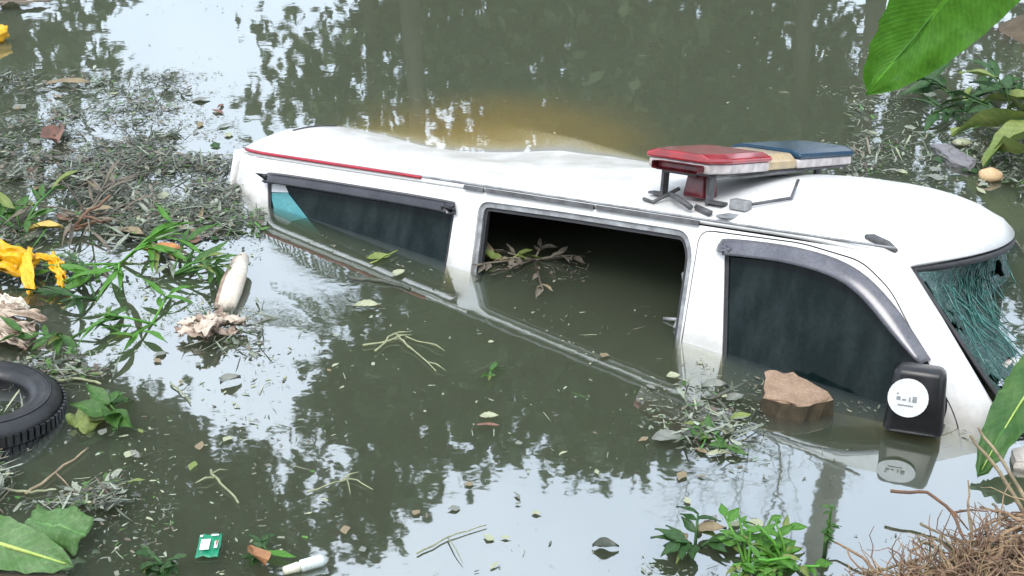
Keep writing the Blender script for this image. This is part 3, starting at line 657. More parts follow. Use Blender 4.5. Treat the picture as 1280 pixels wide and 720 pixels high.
# unseen trees added behind the camera so the window glass mirrors dark
for (x, y, lab, sd_) in ((-3.5, -5.5, 'unseen leafy tree added to darken the reflection in the quarter window', 21), (2.5, -6.0, 'unseen leafy tree added to darken the reflection in the front door window', 22)):
    bl = [((0, 0, 3.4), (2.3, 1.8, 1.8), 3000), ((1.2, .4, 5.2), (1.8, 1.5, 1.3), 1800), ((-1.2, .2, 4.8), (1.6, 1.5, 1.3), 1600), ((0, .2, 1.6), (2.0, 1.2, 1.2), 1500)]
    tree('unseen_tree', lab, (x, y, .6), [((0, 0, 0), .2), ((.1, 0, 2), .16), ((.1, 0, 4), .1)], limbs_to((0, 0, 2), bl, .06), bl, .26, M['leaf_far'], sd_, 'unseen trees added behind the camera')

# ------------------------------------------------------------------ plants and litter: builders
def add_uv(me, n, m):
    """u along the leaf 0..1, v across -1..1, for a grid of (n+1) x (m+1) points"""
    uv = me.uv_layers.new(name='UVMap'); idx = np.zeros(len(me.loops), dtype=np.int32); me.loops.foreach_get('vertex_index', idx)
    out = np.stack([(idx // (m + 1)) / n, (idx % (m + 1)) / m * 2 - 1], 1).astype(np.float32); uv.data.foreach_set('uv', out.ravel())
def leaf_mesh(name, L, W, curl=.15, fold=.12, n=8, wav=0.0, tip=1.3, seed=0, thick=False):
    """a leaf lying along +x with a pointed tip, folded at the midrib"""
    g = random.Random(seed); V = []; F = []
    for i in range(n + 1):
        s = i / n; w = W * .5 * (math.sin(math.pi * s ** .8) ** 1.25 * g.uniform(.82, 1.12) if 0 < s < 1 else 0.02)
        z = curl * L * (s - s * s) * 1.2 - curl * L * .12
        for k in (-1, -.5, 0, .5, 1):
            V.append((L * (s - .5), w * k + wav * L * .1 * math.sin(s * 5), z + fold * W * abs(k) + wav * L * .06 * math.sin(s * 9 + k * 2) + g.uniform(-.01, .01) * W))
    for i in range(n):
        for k in range(4): F.append((i * 5 + k, (i + 1) * 5 + k, (i + 1) * 5 + k + 1, i * 5 + k + 1))
    me = bpy.data.meshes.new(name); me.from_pydata(V, [], F); me.shade_smooth(); add_uv(me, n, 4)
    return me
def put_leaf(name, label, cat, px, z, L, W, rz, mt, tilt=(0, 0), curl=.1, fold=.1, wav=.3, seed=1, rib=None, group=None, world=None):
    p = world if world is not None else at(*px, z); me = leaf_mesh(name, L, W, curl, fold, 10, wav, seed=seed)
    o = link_mesh(name, me, mt, None, p, (tilt[0], tilt[1], rz)); tag(o, label, cat, group)
    if rib:
        b = MB(); b.tube([(L * (s - .5), wav * L * .1 * math.sin(s * 5), curl * L * (s - s * s) * 1.2 - curl * L * .12 + .004) for s in np.linspace(-.12, .96, 9)], np.linspace(rib[1], rib[1] * .25, 9), 6); b.build('midrib', rib[0], o)
    return o
def stick(name, label, cat, pts, r0, r1, mt, group=None, forks=(), seed=0, thin=.6):
    g = random.Random(seed); P = [Vector(p) for p in pts]; c = P[0].copy(); b = MB()
    Q = []
    for i in range(len(P) - 1):
        for k in range(4): Q.append(P[i].lerp(P[i + 1], k / 4) - c + Vector((g.uniform(-1, 1), g.uniform(-1, 1), g.uniform(-.5, .5))) * r0 * .7)
    Q.append(P[-1] - c); n = len(Q)
    r0 *= thin; r1 *= thin; b.tube(Q, np.linspace(r0, r1, n), 7)
    for (t_, e, r) in forks:
        r *= thin
        q = Q[min(n - 1, int(t_ * n))]; e = Vector(e); b.tube([q, q.lerp(q + e, .5) + Vector((0, 0, .01)), q + e], [r, r * .8, r * .4], 6)
    o = b.build(name, mt, None, loc=c); tag(o, label, cat, group); return o

# ---- floating scum: thousands of crumbs nobody could count
def crumb_field(name, zones, mats, smin, smax, seed, straw=.16, zmax=.006, tilt=.25):
    """flat leaf crumbs; each zone = (pixel polygon box x0,y0,x1,y1, count, falloff)"""
    g = np.random.default_rng(seed); V = []; F = []; MI = []
    for (x0, y0, x1, y1, n, wts) in zones:
        k = 0; tries = 0
        while k < n and tries < n * 20:
            tries += 1
            x = g.uniform(x0, x1); y = g.uniform(y0, y1); p = at(x, y, 0)
            dn = mnoise.noise(Vector((p.x * 1.7, p.y * 1.7, seed))) + .5 * mnoise.noise(Vector((p.x * 5, p.y * 5, seed + 9)))
            if dn < g.uniform(-.15, .6): continue
            if under_van(p): continue
            k += 1
            L = smin + (smax - smin) * g.random() ** 2.2; a = g.uniform(0, 6.28); asp = g.uniform(.12, .55)
            if g.random() < straw: asp = .04 + .04 * g.random(); L *= g.uniform(1.5, 3.2); z = g.uniform(.0015, zmax); tl = g.normal(0, tilt)
            c, s_ = math.cos(a), math.sin(a); i0 = len(V); m_ = 5 if L < .02 else 6
            for j in range(m_):
                th = 2 * math.pi * j / m_ ; rr = L * .5 * g.uniform(.35, 1.2); lx = rr * math.cos(th); ly = rr * math.sin(th) * asp
                V.append((p.x + lx * c - ly * s_, p.y + lx * s_ + ly * c, max(.0008, z + lx * tl * .5)))
            F.append(tuple(range(i0, i0 + m_))); MI.append(int(g.choice(len(mats), p=wts)))
    me = bpy.data.meshes.new(name); me.from_pydata(V, [], F)
    for m_ in mats: me.materials.append(m_)
    me.polygons.foreach_set('material_index', MI); me.update()
    o = bpy.data.objects.new(name, me); COL.objects.link(o); return o
VINV = VROT.transposed()
def under_van(p):
    q = VINV @ (Vector((p.x, p.y, 0)) - VLOC)
    return -.1 < q.x < 3.75 and -.68 + (.0 if q.x > .3 else .1) < q.y < .55 and q.z < .1 and not (1.5 < q.x < 2.45 and q.y < .35)
SM = [M['scum_a'], M['scum_b'], M['scum_c'], M['scum_d'], M['leaf_cream'], M['green']]
o = crumb_field('floating_scum', [
    (-20, 90, 300, 300, 8000, (.36, .24, .2, .14, .03, .03)), (60, 190, 300, 300, 5200, (.42, .26, .18, .1, .02, .02)), (-20, 300, 330, 440, 1500, (.2, .14, .2, .12, .04, .3)),
    (-20, 430, 220, 720, 1000, (.22, .26, .16, .14, .1, .12)), (-20, 0, 420, 120, 260, (.3, .2, .35, .15, 0, 0)), (250, 380, 620, 560, 420, (.2, .4, .1, .1, .18, .02)),
    (580, 380, 860, 600, 160, (.2, .4, .05, .1, .22, .03)), (800, 480, 960, 720, 900, (.24, .42, .1, .08, .1, .06)), (1020, 60, 1290, 260, 3600, (.3, .42, .16, .06, .03, .03)),
    (380, 40, 1060, 200, 260, (.25, .35, .2, .1, .1, 0)), (250, 560, 860, 730, 170, (.25, .35, .1, .1, .17, .03)), (1150, 380, 1290, 560, 160, (.3, .4, .2, .1, 0, 0)), (1000, 560, 1250, 730, 60, (.3, .4, .2, .1, 0, 0)), (596, 298, 735, 352, 260, (.2, .1, .2, .45, .05, 0))] +
    [(330 + 26 * k, 268 + 9.5 * k, 360 + 26 * k, 286 + 9.5 * k, 16, (.3, .25, .25, .15, .05, 0)) for k in range(10)] + [(850 + 28 * k, 448 + 7.6 * k, 880 + 28 * k, 462 + 7.6 * k, 14, (.3, .25, .25, .15, .05, 0)) for k in range(12)],
    SM, .005, .034, 3)
tag(o, 'grey green scum of leaf crumbs drifting on the water', 'scum', kind='stuff')

o = crumb_field('floating_mat', [(0, 195, 300, 305, 7000, (.30, .14, .34, .18, .01, .03)), (-20, 90, 235, 205, 3200, (.28, .14, .38, .16, .0, .04)), (-20, 265, 330, 350, 2200, (.2, .15, .2, .15, .02, .28)),
    (-20, 440, 150, 640, 900, (.25, .22, .2, .18, .05, .1)), (1060, 110, 1290, 250, 1600, (.3, .34, .2, .08, .02, .06)), (230, 380, 330, 450, 160, (.3, .3, .2, .2, 0, 0)), (850, 470, 950, 580, 200, (.3, .34, .12, .1, .06, .08))],
    SM, .02, .075, 11, .45, .035, .5)
tag(o, 'matted rotting straw and leaf litter on the water', 'litter', kind='stuff')

# ---- small single leaves floating apart
LM = [leaf_mesh('floating_leaf', 1, w, c, f, 6, wv, seed=i) for i, (w, c, f, wv) in enumerate(((.45, .1, .08, .2), (.62, .08, .05, .4), (.3, .14, .1, .6), (.8, .05, .06, .5)))]
LMM = {}
def small_leaf(px, L, mt, label, group, g):
    k = (g.randrange(4), mt.name)
    if k not in LMM: me = LM[k[0]].copy(); me.materials.append(mt); LMM[k] = me
    o = bpy.data.objects.new('floating_leaf', LMM[k]); COL.objects.link(o); p = at(*px, .006); o.location = p
    o.rotation_euler = (g.uniform(-.12, .12), g.uniform(-.12, .12), g.uniform(0, 6.28)); o.scale = (L, L, L * .8)
    cn = {'grey_leaf': 'grey', 'tan_leaf': 'tan', 'dark_green_leaf': 'dark green', 'cream_leaf': 'cream', 'pinkish_leaf': 'reddish', 'wilted_leaf': 'yellow green', 'scum_pale': 'whitish'}[mt.name]
    return tag(o, label.replace('COLOUR', cn), 'leaf', group)
g = random.Random(4)
for i in range(70):
    small_leaf((g.uniform(5, 290), g.uniform(100, 300)), g.uniform(.05, .11), g.choice([M['leaf_grey'], M['leaf_tan'], M['leaf_grey'], M['green_dark'], M['leaf_cream'], M['leaf_pink']]),
               'small limp COLOUR leaf lying in the grey scum behind the van', 'leaves in the scum', g)
for i in range(26):
    x, y = g.uniform(330, 860), g.uniform(390, 720)
    if under_van(at(x, y)): continue
    small_leaf((x, y), g.uniform(.02, .045), g.choice([M['leaf_cream'], M['leaf_grey'], M['leaf_cream'], M['leaf_grey'], M['leaf_tan']]),
               'tiny COLOUR leaf afloat on the open dark water', 'leaves on the open water', g)
for i in range(16):
    small_leaf((g.uniform(90, 300), g.uniform(430, 700)), g.uniform(.025, .06), g.choice([M['leaf_cream'], M['leaf_grey'], M['leaf_tan'], M['yellow_green']]),
               'tiny COLOUR leaf scrap afloat near the tyre', 'leaf scraps near the tyre', g)
for i in range(34):
    small_leaf((g.uniform(1090, 1275), g.uniform(115, 245)), g.uniform(.05, .1), g.choice([M['leaf_grey'], M['scum_b'], M['leaf_cream'], M['green_dark']]),
               'small COLOUR leaf in the scum below the hanging banana leaf', 'leaves under the banana plant', g)
for i in range(14):
    small_leaf((g.uniform(840, 960), g.uniform(560, 680)), g.uniform(.03, .06), g.choice([M['leaf_grey'], M['leaf_cream'], M['leaf_tan']]),
               'small COLOUR leaf drifting off the front bank plants', 'leaves off the front bank', g)

# ---- named single leaves
A = math.atan2
put_leaf('dry_leaf', 'long tan dry leaf floating in the upper scum', 'leaf', (88, 104), .012, .30, .10, .05, M['leaf_tan'], curl=.12)
put_leaf('dry_leaf', 'reddish brown crumpled leaf in the scum', 'leaf', (72, 172), .02, .26, .12, 1.9, M['leaf_pink'], curl=.25, fold=.3, wav=.8, seed=3)
put_leaf('dry_leaf', 'orange brown flat leaf with a yellow edge', 'leaf', (207, 312), .012, .19, .10, .1, M['leaf_orange'], curl=.06, seed=4)
put_leaf('dry_leaf', 'yellow curled leaf above the yellow plastic', 'leaf', (58, 287), .03, .15, .07, .2, M['leaf_yellow'], curl=.3, fold=.3, seed=5)
put_leaf('dry_leaf', 'tan leaf beside the brown branch', 'leaf', (165, 292), .02, .15, .07, -.35, M['leaf_tan'], curl=.2, fold=.2, seed=6)
put_leaf('dry_leaf', 'brown leaf under the bent branch', 'leaf', (128, 262), .02, .12, .06, .3, M['leaf_tan'], curl=.2, seed=7)
put_leaf('floating_leaf', 'pale yellow leaf by the submerged quarter window', 'leaf', (474, 322), .006, .11, .07, .3, M['yellow_green'], seed=8)
put_leaf('floating_leaf', 'cream folded leaf beside the dark plank', 'leaf', (459, 384), .008, .11, .06, .1, M['leaf_cream'], curl=.2, fold=.25, seed=9)
put_leaf('floating_leaf', 'pale leaf against the submerged pillar', 'leaf', (499, 341), .008, .07, .05, .9, M['leaf_cream'], seed=10)
put_leaf('floating_leaf', 'pale green leaf resting over a brown pod', 'leaf', (612, 520), .012, .07, .04, .1, M['leaf_cream'], seed=11)
put_leaf('brown_pod', 'thin reddish pod under a pale leaf', 'pod', (611, 531), .006, .09, .018, .0, M['leaf_pink'], curl=.05, seed=12)
put_leaf('floating_leaf', 'cream leaf touching the flooded door pillar', 'leaf', (842, 470), .008, .055, .045, .2, M['leaf_cream'], seed=13)
put_leaf('floating_leaf', 'broad grey leaf, left one of the pair before the front door', 'leaf', (836, 547), .008, .12, .07, .2, M['leaf_grey'], wav=.5, seed=14)
put_leaf('floating_leaf', 'broad grey leaf, right one of the pair before the front door', 'leaf', (872, 545), .008, .12, .07, -.2, M['leaf_grey'], wav=.5, seed=15)
put_leaf('floating_leaf', 'grey curled leaf beside the flooded door pillar', 'leaf', (893, 485), .016, .10, .06, .2, M['leaf_grey'], curl=.3, fold=.3, seed=16)
put_leaf('floating_leaf', 'silvery leaf next to the stone block', 'leaf', (919, 497), .010, .08, .05, .5, M['leaf_grey'], seed=17)
put_leaf('floating_leaf', 'yellow green leaf between block and grey leaves', 'leaf', (926, 521), .010, .09, .045, .4, M['yellow_green'], seed=18)
put_leaf('floating_leaf', 'cream leaf heading the strip of weed', 'leaf', (910, 537), .012, .07, .05, 1.1, M['leaf_cream'], curl=.2, seed=19)
put_leaf('floating_leaf', 'whitish long leaf low in the strip of weed', 'leaf', (899, 566), .010, .09, .03, .3, M['leaf_cream'], seed=20)
put_leaf('floating_leaf', 'cream leaf floating off the door mirror', 'leaf', (1117, 536), .006, .05, .03, .2, M['leaf_cream'], seed=21)
put_leaf('floating_leaf', 'tan fallen leaf above the bottom plants', 'leaf', (888, 663), .03, .10, .055, .2, M['leaf_tan'], curl=.3, fold=.2, seed=22)
put_leaf('dark_floater', 'small dark lump floating at the bottom', 'debris', (757, 683), .008, .08, .05, 0, M['scum_c'], curl=.3, fold=.2, seed=23)
put_leaf('floating_leaf', 'grey white leaf floating alone before the dark water', 'leaf', (288, 476), .012, .08, .05, .6, M['leaf_grey'], curl=.3, fold=.3, seed=24)
put_leaf('dry_leaf', 'brown dead leaf standing at the bottom edge', 'leaf', (320, 698), .03, .13, .07, 2.2, M['leaf_brown'], tilt=(.5, .2), curl=.2, fold=.3, seed=25)
put_leaf('green_leaf', 'bright green leaf bit beside the white bottle', 'leaf', (350, 694), .012, .12, .03, -.15, M['green_bright'], seed=26)

# ---- twigs and stalks afloat
def fl(x, y, z=.008): return at(x, y, z)
G1 = 'floating twigs'
stick('brown_branch', 'bent brown branch sticking out of the scum', 'branch', [fl(78, 296, .01), fl(104, 272, .05), fl(138, 244, .12)], .018, .010, M['twig_red'], forks=((.5, (.12, -.1, .02), .012), (.3, (.18, .0, .04), .010)))
stick('brown_branch', 'short brown twig ending beside the bent branch', 'branch', [fl(84, 290, .03), fl(110, 282, .03), fl(140, 276, .02)], .013, .008, M['twig_red'])
stick('twig', 'long thin pale twig pointing at the leaf scraps below the tyre', 'twig', [fl(72, 640), fl(110, 620), fl(157, 604)], .009, .005, M['twig_pale'], G1)
stick('twig', 'crooked twig curving below the tyre', 'twig', [fl(30, 618), fl(70, 592), fl(110, 560)], .010, .006, M['twig'], G1, ((.5, (.1, -.12, 0), .006),))
stick('twig', 'pale straw lying across the twigs under the tyre', 'twig', [fl(0, 610), fl(40, 617), fl(70, 612)], .009, .007, M['twig_pale'], G1)
stick('twig', 'flat cut stalk, upper of two beside the tyre', 'twig', [fl(58, 462), fl(95, 468), fl(128, 468)], .012, .010, M['twig_pale'], G1)
stick('twig', 'flat cut stalk, lower of two beside the tyre', 'twig', [fl(60, 476), fl(95, 474), fl(126, 480)], .010, .008, M['twig_pale'], G1)
stick('twig', 'short forked twig tipped with an orange leaf', 'twig', [fl(212, 478), fl(224, 488), fl(238, 503)], .006, .004, M['twig_pale'], G1, ((.4, (.03, .06, 0), .004),))
stick('twig', 'knobbly stalk floating in the dark left water', 'twig', [fl(262, 588), fl(276, 605), fl(298, 629)], .008, .006, M['twig_pale'], G1, ((.3, (-.06, -.03, 0), .008), (.15, (.05, .02, 0), .006)))
stick('twig', 'wavy twig with buds in the middle water', 'twig', [fl(382, 616), fl(412, 606), fl(440, 598), fl(466, 612)], .005, .004, M['twig_pale'], G1, ((.6, (.02, -.08, 0), .005), (.5, (.05, .05, 0), .006)))
stick('twig', 'thin twig at the bottom centre', 'twig', [fl(520, 692), fl(560, 672), fl(608, 656)], .005, .003, M['twig_pale'], G1, ((.5, (.05, -.12, 0), .004),))
stick('twig', 'straw floating on the quarter window', 'twig', [fl(462, 330, .01), fl(478, 322, .012), fl(497, 313, .015)], .006, .005, M['yellow_green'], G1)
stick('dark_plank', 'dark half sunk plank beside the sunken pillar', 'plank', [fl(432, 346, .0), fl(470, 352, .004), fl(512, 362, .002)], .020, .014, M['scum_c'])
for i, (pts, lab) in enumerate(((((452, 432), (500, 424), (545, 464)), 'drooping weed stalk with a hooked tip before the pillar'), (((470, 440), (492, 416), (548, 434)), 'pale arched weed stalk crossing before the pillar'))):
    stick('weed_stalk', lab, 'weed', [fl(*q, .01) for q in pts], .008, .004, M['twig_pale'], None, ((.4, (.08, .04, 0), .008), (.5, (.04, -.07, 0), .009), (.8, (.07, -.06, 0), .006)), seed=i)

# ---- leafy weed clumps: strap or oval leaves on stems
def weed(name, label, px, n, L, W, mt, seed, spread=.15, rise=.1, group=None, cat='plant', stem=.006, z=.0, lean=(0, 0)):
    g = random.Random(seed); p = at(*px, z); r = empty(name, p); tag(r, label, cat, group); b = MB()
    me = [leaf_mesh('leaf', 1, W / L, .25, .15, 6, .3, seed=seed + k) for k in range(3)]
    for m_ in me: m_.materials.append(mt)
    odd = leaf_mesh('leaf', 1, W / L * .8, .3, .2, 6, .5, seed=seed + 5); odd.materials.append(M['yellow_green'] if mt.name.startswith(('green', 'bright', 'dark_green')) else M['leaf_tan']); me = me * 2 + [odd]
    ns = max(2, n // 4)
    for k in range(ns):
        a = g.uniform(0, 6.28); rr = spread * g.uniform(.3, 1); h = rise * g.uniform(.4, 1.2)
        P = [Vector((0, 0, 0)), Vector((math.cos(a) * rr * .5 + lean[0] * .4, math.sin(a) * rr * .5 + lean[1] * .4, h * .7)), Vector((math.cos(a) * rr + lean[0], math.sin(a) * rr + lean[1], h))]
        b.tube(P, [stem, stem * .8, stem * .5], 5)
        for j in range(n // ns + 1):
            s = g.uniform(.35, 1); q = P[0].lerp(P[1], s * 2) if s < .5 else P[1].lerp(P[2], s * 2 - 1); az = a + g.uniform(-1.4, 1.4); el = g.uniform(-.5, .5); l_ = L * g.uniform(.6, 1.15)
            o = bpy.data.objects.new('leaf', g.choice(me)); COL.objects.link(o); o.parent = r
            d = Vector((math.cos(az) * math.cos(el), math.sin(az) * math.cos(el), math.sin(el)))
            o.location = q + d * l_ * .5; o.location.z = max(o.location.z, .012 - z); o.rotation_euler = (g.uniform(-.5, .5), -el, az); o.scale = (l_, l_, l_)
    b.build('stem', mt, r)
    return r
weed('water_weed', 'bright green strap leaved plant beside the yellow plastic', (150, 330), 26, .22, .035, M['green_bright'], 31, .35, .12)
weed('water_weed', 'green grassy plant growing under the orange brown leaf', (215, 345), 22, .18, .03, M['green'], 32, .30, .08)
weed('water_weed', 'leafy green plant above the yellow plastic at the picture edge', (25, 290), 22, .15, .05, M['green'], 33, .25, .12)
weed('water_weed', 'fresh green blades floating over the dark gap', (190, 405), 14, .17, .035, M['green_bright'], 34, .25, .05)
weed('water_weed', 'green curled leaves floating above the tyre', (85, 425), 12, .14, .04, M['green'], 35, .2, .06)
weed('water_weed', 'dark green sprigs beside the fallen pale stalk', (120, 375), 14, .14, .03, M['green_dark'], 36, .28, .06)
weed('water_weed', 'light green curled leaf plant right of the tyre', (148, 522), 8, .13, .06, M['green'], 37, .12, .05)
weed('water_weed', 'small green sprouts at the lower edge left of the packet', (205, 708), 16, .07, .03, M['green_dark'], 38, .12, .05)
weed('water_weed', 'tiny green tuft afloat before the sliding door', (612, 470), 7, .05, .02, M['green'], 39, .05, .02)
weed('water_weed', 'yellowish drift of weed before the stone block', (905, 552), 14, .07, .03, M['green'], 40, .13, .03)
weed('water_weed', 'mossy green weed between the bottle and the brown leaf', (335, 690), 10, .06, .025, M['green_dark'], 41, .08, .03)
weed('bank_plant', 'dark green leafy plant on the near bank by the fallen tan leaf', (868, 690), 16, .085, .038, M['green_dark'], 42, .14, .09, z=-.02)
weed('bank_plant', 'bright green bushy plant, largest on the front bank', (935, 716), 54, .062, .030, M['green_bright'], 43, .20, .10, z=-.02)
weed('bank_plant', 'bright green feathery sprig at the right end of the bushy plant', (985, 716), 36, .06, .025, M['green_bright'], 44, .16, .12, z=-.02)
weed('bank_plant', 'upright pale green sprig rising from the bushy plant', (1030, 700), 18, .035, .015, M['green'], 45, .03, .20, z=-.02)
weed('bank_plant', 'green bush behind the wilted leaves at the far bank', (1270, 165), 40, .22, .08, M['green_dark'], 46, .5, .25)
weed('bank_plant', 'dark green shrub below the hanging banana leaf', (1205, 140), 30, .22, .07, M['green_dark'], 47, .4, .15)
weed('drowned_branch', 'leafy branch drifting inside the flooded sliding door', (668, 325), 34, .07, .026, M['scum_d'], 48, .34, .03, cat='branch')
weed('drowned_branch', 'yellow leaved twig floating just inside the door opening', (636, 326), 8, .09, .035, M['yellow_green'], 49, .10, .04, cat='branch')
weed('water_weed', 'dry grassy mat under the green plant', (190, 300), 26, .16, .025, M['scum_b'], 50, .45, .03)
weed('water_weed', 'brown straw tangle round the bent branch', (110, 270), 30, .18, .018, M['scum_d'], 51, .4, .08)

def curve_px(P, n=4):
    out = []; N = len(P)
    for i in range(N):
        p0, p1, p2, p3 = (Vector(P[(i + k) % N]) for k in (-1, 0, 1, 2))
        for k in range(n):
            q = k / n; out.append(tuple(.5 * (2 * p1 + (p2 - p0) * q + (2 * p0 - 5 * p1 + 4 * p2 - p3) * q * q + (3 * p1 - p0 - 3 * p2 + p3) * q ** 3)))
    return out
# ---- silt stirred up over the sunk rear roof
sm = bpy.data.materials.new('silt'); sm.use_nodes = True; t = sm.node_tree; t.nodes.clear(); o_ = t.nodes.new('ShaderNodeOutputMaterial')
pv2 = t.nodes.new('ShaderNodeVolumePrincipled'); pv2.inputs['Color'].default_value = (.84, .66, .26, 1); pv2.inputs['Absorption Color'].default_value = (0, 0, 0, 1)
tcv = t.nodes.new('ShaderNodeTexCoord'); mpv = t.nodes.new('ShaderNodeMapping'); mpv.inputs['Scale'].default_value = (1 / 1.15, 1 / .95, 0); grd = t.nodes.new('ShaderNodeTexGradient'); grd.gradient_type = 'SPHERICAL'
nzv = t.nodes.new('ShaderNodeTexNoise'); nzv.inputs['Scale'].default_value = 2.6; nzv.inputs['Detail'].default_value = 3
def vm(op, a, b_):
    q = t.nodes.new('ShaderNodeMath'); q.operation = op
    for k, v in enumerate((a, b_)):
        if isinstance(v, (int, float)): q.inputs[k].default_value = v
        else: t.links.new(v, q.inputs[k])
    return q.outputs[0]
t.links.new(tcv.outputs['Object'], mpv.inputs['Vector']); t.links.new(mpv.outputs[0], grd.inputs['Vector']); t.links.new(tcv.outputs['Object'], nzv.inputs['Vector'])
fall = vm('POWER', vm('MAXIMUM', vm('SUBTRACT', vm('ADD', grd.outputs['Fac'], vm('MULTIPLY', nzv.outputs['Fac'], .5)), .30), 0.0), 1.6)
t.links.new(vm('MULTIPLY', fall, 38), pv2.inputs['Density']); t.links.new(pv2.outputs[0], o_.inputs['Volume'])
b = MB(); S_ = 12; V = []
foot = [at(x, y, 0) for x, y in curve_px([(375, 186), (400, 138), (470, 108), (580, 94), (700, 96), (800, 122), (860, 175), (860, 232), (750, 268), (620, 262), (480, 240)])]
U_ = len(foot); c0 = sum(foot, Vector()) / U_ + Vector((0, 0, -.0625))
for i in range(S_ + 1):                       # flat top just under the surface, bowl below
    for p in foot:
        a_ = i / S_; d = p - c0
        k_, z_ = (a_ * 2, .0595) if a_ <= .5 else ((1 - a_) * 2, .0595 - .17 * (1 - ((1 - a_) * 2) ** 2))
        k_ = max(k_, .001); V.append(Vector((d.x * k_, d.y * k_, z_ - (.002 if a_ > .5 else 0))))
F = [(i * U_ + k, i * U_ + (k + 1) % U_, (i + 1) * U_ + (k + 1) % U_, (i + 1) * U_ + k) for i in range(S_) for k in range(U_)]
tag(b.add(V, F).build('silt_cloud', sm, None, loc=c0), 'cloud of yellow brown silt over the sunk rear roof', 'silt', kind='stuff')

# ---- tyre
tc_ = at(-30, 520, .0); tyre = empty('tyre', tc_, (R_(-6), R_(7), 0)); tag(tyre, 'old black car tyre lying half sunk at the picture edge', 'tyre')
def lathe(prof, n=56):
    V = [(r * math.cos(2 * math.pi * k / n), r * math.sin(2 * math.pi * k / n), z) for (r, z) in prof for k in range(n)]; m_ = len(prof)
    F = [(i * n + k, i * n + (k + 1) % n, ((i + 1) % m_) * n + (k + 1) % n, ((i + 1) % m_) * n + k) for i in range(m_) for k in range(n)]
    return V, F
V, F = lathe([(.175, .075), (.168, .055), (.185, .0), (.20, -.06), (.25, -.08), (.285, -.07), (.292, -.03), (.292, .03), (.286, .066), (.272, .086), (.262, .089), (.256, .093), (.232, .098), (.226, .094), (.205, .094), (.19, .088)])
mesh_obj('carcass', V, F, M['tyre'], tyre)
b = MB()
for k in range(72):
    a = 2 * math.pi * k / 72; m3 = Matrix.Rotation(a, 3, 'Z')
    for z in (-.045, 0, .045): b.box(m3 @ Vector((.294, .004 * (1 if z else -1), z)), (.009, .017, .038), m3)
o = b.build('tread', M['tyre'], tyre, smooth=False); o['kind'] = 'stuff'
V, F = lathe([(.2445, .0975), (.2475, .0985), (.2505, .0960)]); mesh_obj('sidewall_ring', V, F, M['rubber'], tyre)

# ---- crumpled sheets (plastic, cloth)
def sheet(name, mt, parent, L, W, seed, amp=.04, bend=0, fold=1.0, n=16, m=10, loc=(0, 0, 0), rot=(0, 0, 0), taper=0):
    V = []
    for i in range(n + 1):
        for j in range(m + 1):
            s = i / n - .5; q = j / m - .5; w = W * (1 - taper * (s + .5))
            z = amp * (mnoise.noise(Vector((s * 3 + seed, q * 3, seed))) + .5 * mnoise.noise(Vector((s * 8 + seed, q * 7, 2)))) * fold + bend * (.25 - s * s) * 4 * L * .25
            V.append((s * L + amp * .5 * mnoise.noise(Vector((q * 4, seed, s))), q * w * (1 + .25 * mnoise.noise(Vector((s * 4, seed, 7)))) + amp * .4 * mnoise.noise(Vector((s * 5, q, seed))), z))
    F = [(i * (m + 1) + j, (i + 1) * (m + 1) + j, (i + 1) * (m + 1) + j + 1, i * (m + 1) + j + 1) for i in range(n) for j in range(m)]
    o = mesh_obj(name, V, F, mt, parent, loc=loc, rot=rot); add_uv(o.data, n, m); s_ = o.modifiers.new('thick', 'SOLIDIFY'); s_.thickness = .003
    return o
yp = empty('yellow_plastic', at(15, 335, .05)); tag(yp, 'torn bright yellow plastic wrapper with hanging strips above the tyre', 'plastic')
tx = bpy.data.textures.new('crumple', 'CLOUDS'); tx.noise_scale = .05
for k, (x, y, z, L, W, rx, ry, rz, bd) in enumerate(((-.10, .04, .03, .30, .13, .5, .1, -.15, .5), (-.03, .0, .04, .22, .10, .7, .15, -.3, .6), (-.16, .02, .06, .18, .06, .3, .2, .7, .6), (.02, .03, .02, .14, .10, .4, .2, -.1, .4))):
    sheet('wrapper', M['yellow_plastic'], yp, L, W, k + 90, .045, bd, 1, 22, 14, (x, y, z), (rx, ry, rz))
for k, (x, y, z, L, W, rx, ry, rz, bd) in enumerate(((.105, -.09, .03, .25, .06, .4, .35, -1.25, .25), (.20, -.035, .02, .19, .045, .4, .25, -1.0, .35), (.15, .0, .035, .15, .03, .3, .1, -.25, .3), (-.06, -.06, .055, .19, .035, .6, .2, 1.1, .3), (.235, -.10, .01, .12, .03, .2, .2, -1.3, .2))):
    sheet('strip', M['yellow_plastic'], yp, L, W, k + 3, .03, bd, 1, 18, 8, (x, y, z), (rx, ry, rz), .35)
b = MB(); b.tube([(-.1, 0, 0), (0, .0, .03), (.05, -.01, .02)], [.06, .055, .035], 12); o = b.build('yellow_bag', M['yellow_plastic'], None, loc=at(2, 45, .03), rot=(0, 0, 1.2)); tag(o, 'bright yellow plastic scrap at the top edge', 'plastic')
dm = o.modifiers.new('sub', 'SUBSURF'); dm.levels = dm.render_levels = 2; d_ = o.modifiers.new('crumple', 'DISPLACE'); d_.texture = tx; d_.strength = .07

